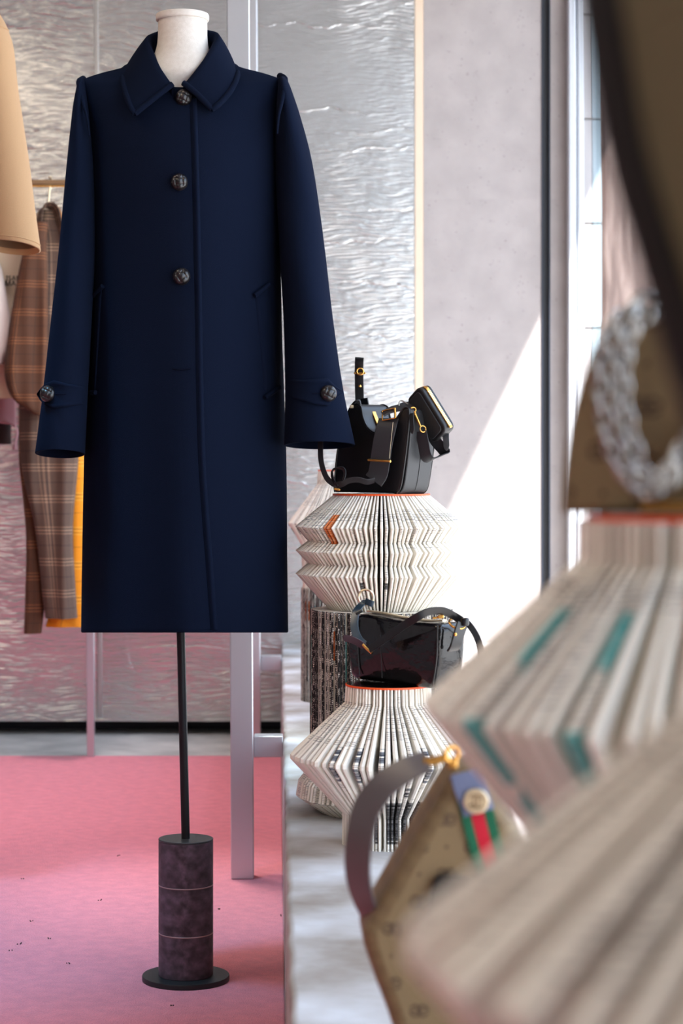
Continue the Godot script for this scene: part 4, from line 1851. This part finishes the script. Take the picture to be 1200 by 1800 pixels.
	part("slide_bar", mb, M.gold, ws)
	mb = MB.new()
	var stp := PackedVector3Array()
	for k in 16:
		stp.append(P(lerpf(690.5, 684, k / 15.0), lerpf(742, 806, k / 15.0), 3.474))
	mb.tube(stp, 0.0004, 4)
	part("stitching", mb, M.pale_gold, ws)
	# lower run to the left, with a loop
	mb = MB.new()
	mb.strap(spline([P(658, 844, 3.495), P(645, 847, 3.49), P(628, 843, 3.49), P(612, 845, 3.495), P(602, 850, 3.50), P(590, 853, 3.51)], 24), Vector3(0.1, 1, 0.9), 0.012, 0.0022)
	mb.strap(spline([P(593, 856, 3.51), P(585, 842, 3.515), P(584, 828, 3.515), P(592, 823, 3.51), P(602, 824, 3.505), P(606, 832, 3.50), P(603, 845, 3.50)], 26), Vector3(0.2, 0.2, 1), 0.014, 0.002)
	mb.strap(spline([P(588, 852, 3.52), P(574, 840, 3.53), P(565, 815, 3.535), P(563, 790, 3.54), P(564, 770, 3.55), P(570, 755, 3.56)], 24), Vector3(0.85, 0.1, 0.5), 0.010, 0.0022)
	part("strap_run", mb, M.webbing, ws)
	mb = MB.new()
	mb.box(P(592, 860, 3.49), Vector3(0.011, 0.004, 0.006), 0.001, Basis(Vector3(0, 0, 1), -0.2))
	part("foot_clasp", mb, M.gold, o)
	# square ring and shoulder piece at top right
	var rp := [P(671.5, 739, 3.50), P(672, 722, 3.505), P(694, 717.5, 3.49), P(694.5, 735, 3.485)]
	mb = MB.new()
	mb.tube(PackedVector3Array([rp[0], rp[1]]), 0.0013, 8)
	mb.tube(PackedVector3Array([rp[1], rp[2]]), 0.0013, 8)
	mb.tube(PackedVector3Array([rp[2], rp[3]]), 0.0022, 8)
	mb.tube(PackedVector3Array([rp[3], rp[0]]), 0.0013, 8)
	part("square_ring", mb, M.gold, o)
	mb = MB.new()
	mb.strap(spline([P(672, 728, 3.50), P(683, 722, 3.50), P(696, 718, 3.50), P(706, 716.5, 3.50), P(718, 713, 3.51), P(728, 713, 3.515), P(736, 722, 3.52)], 24), Vector3(0.2, 0.5, -1), 0.024, 0.0035)
	part("shoulder_piece", mb, M.webbing, o)
	mb = MB.new()
	mb.tube(spline([P(701, 713, 3.50), P(702, 706, 3.50), P(707, 704.5, 3.50), P(717, 711, 3.495)], 12), 0.0012, 8)
	part("top_ring", mb, M.silver, o)
	# zip pull hanging on the gusset
	mb = MB.new()
	mb.strap(spline([P(723, 727, 3.475), P(724, 745, 3.47), P(725, 763, 3.47)], 10), Vector3(0.8, 0, 0.6), 0.008, 0.003, true)
	part("zip_pull", mb, M.leather_smooth, o)

	# card case clipped to the bag
	var cc := P(757, 727, 3.50)
	o = thing("card_case", "small black zip card case dangling at the right of the shoulder bag", "card case", cc)
	var bs := Basis(Vector3(0, 0, 1), deg_to_rad(-56)) 
	var kx := Transform3D(Basis(Vector3.UP, deg_to_rad(-30)) * bs * Basis(Vector3(1, 0, 0), deg_to_rad(26)), cc)
	mb = MB.new()
	mb.slab(rounded([Vector2(-0.046, -0.024), Vector2(0.046, -0.024), Vector2(0.046, 0.024), Vector2(-0.046, 0.024)], 0.013), 0.0115, 0.003, kx)
	b = part("body", mb, M.leather, o)
	mb = MB.new()
	mb.slab(rounded([Vector2(-0.040, -0.020), Vector2(0.040, -0.020), Vector2(0.040, 0.017), Vector2(-0.040, 0.017)], 0.009), 0.0014, 0.001, Transform3D(kx.basis, kx * Vector3(0, 0, 0.0122)))
	part("front_pocket", mb, M.leather_gusset, b)
	mb = MB.new()
	var zz := PackedVector3Array()
	for p in [Vector2(-0.0455, 0.010), Vector2(-0.041, 0.022), Vector2(-0.030, 0.0246), Vector2(0.0, 0.0246), Vector2(0.044, 0.0246)]:
		zz.append(kx * Vector3(p.x, p.y, 0.0))
	mb.strap(spline(Array(zz), 30), kx.basis * Vector3(0, 0, 1), 0.0065, 0.003)
	part("zipper", mb, M.gold, b, "gold zipper")
	mb = MB.new()
	for k in 24:
		var q := kx * Vector3(-0.030 + 0.003 * k, 0.0258, 0.0)
		mb.box(q, Vector3(0.0014, 0.0014, 0.006), 0.0, kx.basis)
	part("zip_teeth", mb, M.pale_gold, b)
	mb = MB.new()
	mb.box(P(781, 754, 3.495), Vector3(0.008, 0.010, 0.006), 0.002, bs)
	mb.tube(ring_pts(P(784, 758, 3.493), 0.004, Vector3(0.3, 0, 1)), 0.0012, 6)
	part("zip_slider", mb, M.gold, b)
	mb = MB.new()
	mb.strap(spline([P(783.5, 761, 3.49), P(783.5, 770, 3.488), P(784, 780, 3.488), P(784.5, 792, 3.488)], 12), Vector3(1, 0, 0.2), 0.0105, 0.003, true)
	part("zip_tag", mb, M.leather_gusset, b)
	# webbing that carries it
	mb = MB.new()
	mb.strap(spline([P(728, 714, 3.515), P(740, 730, 3.51), P(752, 752, 3.505), P(766, 776, 3.50), P(778, 790, 3.50), P(781, 796, 3.50), P(770, 803, 3.495), P(755, 808, 3.49), P(748, 800, 3.485), P(744, 780, 3.485), P(740, 758, 3.485)], 50), Vector3(0.75, 0.35, 0.55), 0.022, 0.0022)
	part("webbing", mb, M.webbing, o)
	mb = MB.new()
	mb.tube(spline([P(728, 723, 3.485), P(731, 732, 3.482), P(739, 750, 3.48)], 10), [0.0018, 0.0024, 0.0026, 0.0026, 0.0026, 0.0026, 0.0026, 0.0026, 0.0024, 0.002, 0.0018], 8)
	mb.tube(ring_pts(P(726, 720.5, 3.485), 0.0045, Vector3(0.2, 0.2, 1)), 0.0016, 8)
	mb.tube(ring_pts(P(743, 754, 3.48), 0.0055, Vector3(0.4, 0.2, 1)), 0.0013, 8)
	part("snap_hook", mb, M.gold, o)


func ring_pts(c: Vector3, r: float, nrm: Vector3, n := 20) -> PackedVector3Array:
	var z := nrm.normalized()
	var x := z.cross(Vector3(0.1, 1, 0.05)).normalized()
	var y := z.cross(x)
	var out := PackedVector3Array()
	for k in n + 1:
		var a := TAU * k / n
		out.append(c + x * (cos(a) * r) + y * (sin(a) * r))
	return out


func bag_patent() -> void:
	var c := P(714, 1200, 3.27)
	c.y = yy(1205, 3.27) + 0.003
	var o := thing("glossy_black_bag", "glossy creased black leather bag on the wide diamond book column", "handbag", c)
	var ph := deg_to_rad(50)
	var xf := Transform3D(Basis(Vector3.UP, -ph), c)
	var pts := rounded([Vector2(-0.102, 0.002), Vector2(0.092, 0.0), Vector2(0.104, 0.05), Vector2(0.106, 0.104), Vector2(0.03, 0.102), Vector2(-0.05, 0.108), Vector2(-0.088, 0.110), Vector2(-0.112, 0.055)], 0.016)
	var mb := MB.new()
	mb.slab(pts, 0.030, 0.010, xf, 0.006)
	var b := part("body", mb, M.patent, o)
	var pp := PackedVector3Array()
	for q in [[0.030, 0.0016, Vector2(0.101, 0.10), Vector2(0.099, 0.05), Vector2(0.09, 0.006)],
			[0.0335, 0.0012, Vector2(-0.082, 0.10), Vector2(-0.078, 0.05), Vector2(-0.074, 0.01)],
			[0.0360, 0.0006, Vector2(-0.022, 0.08), Vector2(-0.020, 0.04), Vector2(-0.018, 0.01)]]:
		pp = PackedVector3Array()
		for k in range(2, 5):
			pp.append(xf * Vector3(q[k].x, q[k].y, q[0]))
		mb = MB.new()
		mb.tube(spline(Array(pp), 14), float(q[1]), 7)
		part("seam", mb, M.leather_smooth, b)
	mb = MB.new()
	pp = PackedVector3Array()
	for p in [Vector2(-0.085, 0.1105), Vector2(-0.05, 0.109), Vector2(0.0, 0.105), Vector2(0.05, 0.103), Vector2(0.09, 0.105)]:
		pp.append(xf * Vector3(p.x, p.y + 0.0012, 0.004))
	mb.strap(spline(Array(pp), 24), xf.basis * Vector3(0, 0, 1), 0.008, 0.003)
	part("zipper", mb, M.pale_gold, b, "pale gold zipper")
	# left ring and teal lined tab
	mb = MB.new()
	mb.tube(ring_pts(P(643, 1050, 3.30), 0.0122, Vector3(-0.2, 0, 1), 28), 0.0019, 8)
	part("ring", mb, M.pale_gold, o)
	mb = MB.new()
	mb.strap(spline([P(643, 1056, 3.30), P(634, 1064, 3.29), P(626, 1075, 3.28), P(622.5, 1092, 3.27), P(624, 1110, 3.26), P(631, 1125, 3.25), P(640, 1133, 3.245)], 28), Vector3(1, 0.2, 0.3), 0.013, 0.003)
	mb.strap(spline([P(643, 1057, 3.29), P(650, 1060, 3.28), P(656, 1062, 3.28)], 8), Vector3(0.2, 1, 0.2), 0.010, 0.003)
	part("ring_tab", mb, M.teal_leather, o, "teal edged leather tab")
	mb = MB.new()
	mb.box(P(631, 1076, 3.262), Vector3(0.012, 0.005, 0.005), 0.001, Basis(Vector3(0, 0, 1), 0.5))
	part("keeper", mb, M.leather_smooth, o)
	mb = MB.new()
	mb.tube(PackedVector3Array([P(637.5, 1133, 3.235), P(645, 1141, 3.23), P(653.5, 1148.5, 3.225)]), 0.0021, 8)
	part("buckle_bar", mb, M.gold, o)
	mb = MB.new()
	mb.strap(spline([P(640, 1137, 3.24), P(630, 1130, 3.24), P(617, 1124, 3.24), P(607, 1122, 3.24), P(602.5, 1122, 3.24)], 14), Vector3(0.15, 1, 0.3), 0.0115, 0.003, true)
	part("strap_tip", mb, M.burgundy, o, "burgundy strap end")
	# long strap across the front, over the right ring and down
	mb = MB.new()
	mb.strap(spline([P(649, 1141, 3.225), P(680, 1120, 3.20), P(712, 1098, 3.175), P(736, 1083, 3.165), P(755, 1075, 3.165), P(778, 1074, 3.17), P(798, 1083, 3.175), P(812, 1092, 3.18)], 40), Vector3(0.35, 1, 0.25), 0.0125, 0.003)
	mb.strap(spline([P(818, 1092, 3.18), P(828, 1103, 3.18), P(838, 1120, 3.185), P(844, 1140, 3.19), P(845, 1160, 3.2), P(842, 1180, 3.21)], 20), Vector3(1, 0.2, 0.4), 0.0105, 0.003)
	part("shoulder_strap", mb, M.leather_smooth, o)
	mb = MB.new()
	mb.tube(ring_pts(P(803, 1096, 3.17), 0.0125, Vector3(0.25, 0.9, 0.6), 24), 0.0018, 8)
	part("end_ring", mb, M.gold, o)
	mb = MB.new()
	mb.lathe(P(817, 1093, 3.165) - Vector3(0, 0.006, 0), [Vector2(0.005, 0), Vector2(0.0065, 0.002), Vector2(0.0065, 0.010), Vector2(0.005, 0.012)], 16)
	mb.strap(spline([P(812, 1097, 3.165), P(806, 1115, 3.16), P(800, 1135, 3.16), P(795, 1143, 3.165)], 12), xf.basis * Vector3(0, 0, 1), 0.022, 0.004)
	part("end_tab", mb, M.leather_smooth, o)
	mb = MB.new()
	mb.lathe(P(800, 1115, 3.152), [Vector2(0.0018, -0.0025), Vector2(0.0028, 0), Vector2(0.0018, 0.0025)], 12)
	mb.box(P(774, 1084, 3.168), Vector3(0.010, 0.006, 0.006), 0.0015, Basis(Vector3(0, 0, 1), 0.1))
	mb.box(P(764, 1086, 3.168), Vector3(0.008, 0.0035, 0.004), 0.001)
	part("stud", mb, M.gold, o)


func bag_chain() -> void:
	var d := 1.09
	var c := P(1253, 905, d)
	c.y = yy(915, d) + 0.003
	var o := thing("canvas_chain_bag", "small beige monogram canvas bag with silver chain on the blurred book column", "handbag", c)
	var xf := Transform3D(Basis(Vector3.UP, deg_to_rad(-12)), c + Vector3(0, 0, 0.0))
	var out := spline2([Vector2(-0.0755, 0.001), Vector2(-0.0785, 0.006), Vector2(-0.0745, 0.045), Vector2(-0.066, 0.078), Vector2(-0.056, 0.098), Vector2(-0.044, 0.106), Vector2(0.0, 0.109), Vector2(0.044, 0.106), Vector2(0.056, 0.098), Vector2(0.066, 0.078), Vector2(0.0745, 0.045), Vector2(0.0785, 0.006), Vector2(0.0755, 0.001)], 60)
	var mb := MB.new()
	mb.slab(out, 0.022, 0.004, xf)
	var b := part("body", mb, M.canvas, o)
	mb = MB.new()
	mb.slab(spline2([Vector2(0.0, 0.107), Vector2(-0.044, 0.105), Vector2(-0.06, 0.09), Vector2(-0.054, 0.05), Vector2(-0.03, 0.03), Vector2(0.0, 0.024), Vector2(0.03, 0.03), Vector2(0.054, 0.05), Vector2(0.06, 0.09), Vector2(0.044, 0.105), Vector2(0.0, 0.1075)], 50), 0.0016, 0.001, Transform3D(xf.basis, xf * Vector3(0, 0, 0.0235)))
	part("flap", mb, M.canvas, b)
	mb = MB.new()
	mb.tube(ring_pts(xf * Vector3(0.0, 0.034, 0.030), 0.012, xf.basis * Vector3(0, 0, 1)), 0.003, 8)
	mb.box(xf * Vector3(-0.022, 0.004, 0.0245), Vector3(0.03, 0.006, 0.002), 0.0005, xf.basis)
	part("clasp", mb, M.gold, b)
	# chain: two strands of twisted links
	var link := MB.new()
	link.tube(ring_pts(Vector3.ZERO, 0.0046, Vector3(0, 0, 1), 16), 0.0015, 7, false)
	var lm := link.mesh()
	var chain := Node3D.new()
	chain.name = "chain"
	o.add_child(chain)
	for s in 2:
		var off: float = s * 36.0
		var path := spline([P(1120 + off, 548, d - 0.03), P(1088 + off, 560, d - 0.034), P(1066 + off, 600, d - 0.037), P(1058 + off, 660, d - 0.039), P(1062 + off, 725, d - 0.041), P(1078 + off * 1.0, 790, d - 0.042), P(1105 + off * 0.8, 838, d - 0.043), P(1142 + off * 0.4, 862 - off * 0.5, d - 0.043), P(1178, 842 - off * 0.5, d - 0.043), P(1204, 790 - off * 0.3, d - 0.042), P(1240, 720, d - 0.04)], 24)
		for k in path.size() - 1:
			var tg := (path[k + 1] - path[k]).normalized()
			var mi := MeshInstance3D.new()
			mi.name = "link"
			mi.mesh = lm
			mi.material_override = M.silver
			var side := tg.cross(Vector3(0, 0, 1)).normalized()
			var bs := Basis(tg * 1.25, side, tg.cross(side))
			bs = Basis(tg, 0.75 if k % 2 == 0 else -0.75) * bs
			mi.transform = Transform3D(bs, path[k] - o.position)
			chain.add_child(mi, true)
	mb = MB.new()
	mb.tube(ring_pts(P(1134, 541, d - 0.03), 0.0065, Vector3(0.2, 0.1, 1), 24), 0.0026, 9)
	part("chain_ring", mb, M.silver, o)


func bag_striped() -> void:
	var d := 1.75
	var c := P(800, 2050, d)
	c.y = LEDGE
	var o := thing("striped_canvas_bag", "blurred monogram canvas bag with green and red stripe and looped strap", "handbag", c)
	var L := func(px: float, py: float) -> Vector2: return Vector2(xx(px, d) - c.x, yy(py, d) - LEDGE)
	var out := spline2([L.call(790, 1345), L.call(835, 1340), L.call(880, 1400), L.call(930, 1500), L.call(1010, 1640), L.call(990, 1800), L.call(930, 1990), L.call(900, 2052), L.call(760, 2052), L.call(725, 1990), L.call(690, 1800), L.call(652, 1690), L.call(634, 1628), L.call(650, 1590), L.call(700, 1500), L.call(750, 1410), L.call(785, 1352)], 90)
	var xf := Transform3D(Basis.IDENTITY, c)
	var mb := MB.new()
	mb.slab(out, 0.045, 0.012, xf)
	var b := part("body", mb, M.canvas, o)
	# webbing stripe: green, red, green down the face
	var z := -d + 0.0465
	for s in 3:
		var off: float = [-19.0, 0.0, 19.0][s]
		var w: float = [0.0085, 0.0115, 0.0085][s]
		mb = MB.new()
		var pp := []
		for q in [[822, 1385], [838, 1450], [856, 1515], [880, 1600], [900, 1700]]:
			var p := P(q[0] + off, q[1] - off * 0.25, d)
			pp.append(Vector3(p.x, p.y, z))
		mb.strap(spline(pp, 20), Vector3(1, 0.25, 0), w, 0.002)
		part("stripe", mb, [M.green, M.red, M.green][s], b, ["green stripe", "red stripe", "green stripe"][s])
	mb = MB.new()
	var tp := []
	for q in [[808, 1342], [816, 1370], [826, 1395], [831, 1412]]:
		var p := P(q[0], q[1], d)
		tp.append(Vector3(p.x, p.y, z + 0.002))
	mb.strap(spline(tp, 12), Vector3(1, 0.2, 0), 0.026, 0.003)
	var tab := part("leather_tab", mb, M.tab_blue, b)
	var bc := P(826, 1391, d)
	bc.z = z + 0.005
	mb = MB.new()
	var seg := PackedVector2Array()
	for k in 32:
		seg.append(Vector2(cos(TAU * k / 32), sin(TAU * k / 32)) * 0.0105)
	mb.slab(seg, 0.0012, 0.0008, Transform3D(Basis.IDENTITY, bc))
	var badge := part("badge", mb, M.pale_gold, b)
	mb = MB.new()
	for s in [-1.0, 1.0]:
		var arc := PackedVector3Array()
		for k in 22:
			var a := deg_to_rad(40.0 + 290.0 * k / 21.0)
			arc.append(bc + Vector3(s * (0.0022 + cos(a) * 0.0042) * -1.0, sin(a) * 0.0055 * s, 0.0016))
		mb.tube(arc, 0.0008, 6)
		mb.tube(PackedVector3Array([arc[21], arc[21] + Vector3(s * 0.003, 0, 0)]), 0.0008, 6)
	part("badge_letters", mb, M.bronze, badge)
	# black leather patch on the face
	mb = MB.new()
	mb.slab(rounded([Vector2(-0.026, -0.02), Vector2(0.02, -0.024), Vector2(0.026, 0.016), Vector2(-0.006, 0.024)], 0.008), 0.004, 0.002, Transform3D(Basis(Vector3(0, 0, 1), 0.2), P(778, 1562, d) + Vector3(0, 0, 0.048)))
	part("leather_patch", mb, M.leather_smooth, b)
	# looped strap
	mb = MB.new()
	mb.strap(spline([P(752, 1338, d - 0.05), P(715, 1352, d - 0.05), P(672, 1382, d - 0.05), P(645, 1420, d - 0.05), P(632, 1470, d - 0.05), P(628, 1520, d - 0.045), P(632, 1560, d - 0.035), P(646, 1600, d - 0.02), P(664, 1630, d)], 50), Vector3(0.75, -0.2, 0.8), 0.030, 0.003)
	part("strap", mb, M.strap_brown, o)
	mb = MB.new()
	mb.tube(spline([P(745, 1341, d - 0.05), P(765, 1337, d - 0.05), P(782, 1332, d - 0.05)], 10), 0.0042, 8)
	mb.tube(ring_pts(P(793, 1326, d - 0.047), 0.0058, Vector3(0.5, 0, 1)), 0.0022, 8)
	mb.box(P(795, 1342, d - 0.047), Vector3(0.008, 0.010, 0.005), 0.0015)
	part("snap_hook", mb, M.gold, o)


func bag_khaki() -> void:
	var d := 0.6
	var c := P(1643, 1075, d)
	c.y = yy(1075, d) + 0.003
	var o := thing("khaki_canvas_bag", "very blurred dark edged khaki canvas bag at the upper right edge", "handbag", c)
	var out := spline2([Vector2(-0.046, 0.001), Vector2(-0.054, 0.02), Vector2(-0.071, 0.08), Vector2(-0.0815, 0.11), Vector2(-0.0905, 0.135), Vector2(-0.0945, 0.165), Vector2(-0.101, 0.21), Vector2(0.0, 0.215), Vector2(0.101, 0.21), Vector2(0.0945, 0.165), Vector2(0.08, 0.10), Vector2(0.054, 0.02), Vector2(0.046, 0.001)], 60)
	var xf := Transform3D(Basis(Vector3.UP, -0.28).scaled(Vector3(0.96, 1, 0.96)), c)
	var mb := MB.new()
	mb.slab(out, 0.03, 0.006, xf)
	var b := part("body", mb, M.khaki, o)
	for s in [-1.0, 1.0]:
		var pp := []
		for q in [Vector2(0.048, 0.004), Vector2(0.062, 0.05), Vector2(0.0745, 0.092), Vector2(0.086, 0.13), Vector2(0.0925, 0.165), Vector2(0.099, 0.208)]:
			pp.append(xf * Vector3(s * (q.x + 0.002), q.y, 0.026))
		mb = MB.new()
		mb.strap(spline(pp, 30), xf.basis * Vector3(1, 0, 0.3), 0.010, 0.012)
		part("edge_trim", mb, M.dark_trim, b, "dark brown leather edge")
		for k in pp.size():
			pp[k] += xf.basis * Vector3(s * 0.004, 0, -0.026)
		mb = MB.new()
		mb.strap(spline(pp, 30), xf.basis * Vector3(0, 0, 1), 0.066, 0.008)
		part("side_panel", mb, M.dark_trim, b, "dark brown leather side")


func _ready() -> void:
	rng.seed = 1
	materials()
	camera_and_light()
	setting()
	rack()
	stand()
	var co := thing("navy_coat", "long navy blue wool coat with three plaited leather buttons", "coat", Vector3(xx(325, 3.6), yy(1112, 3.46), -3.6))
	coat(co)
	clothes()
	stacks()
	bag_hobo()
	bag_patent()
	bag_striped()
	bag_chain()
	bag_khaki()
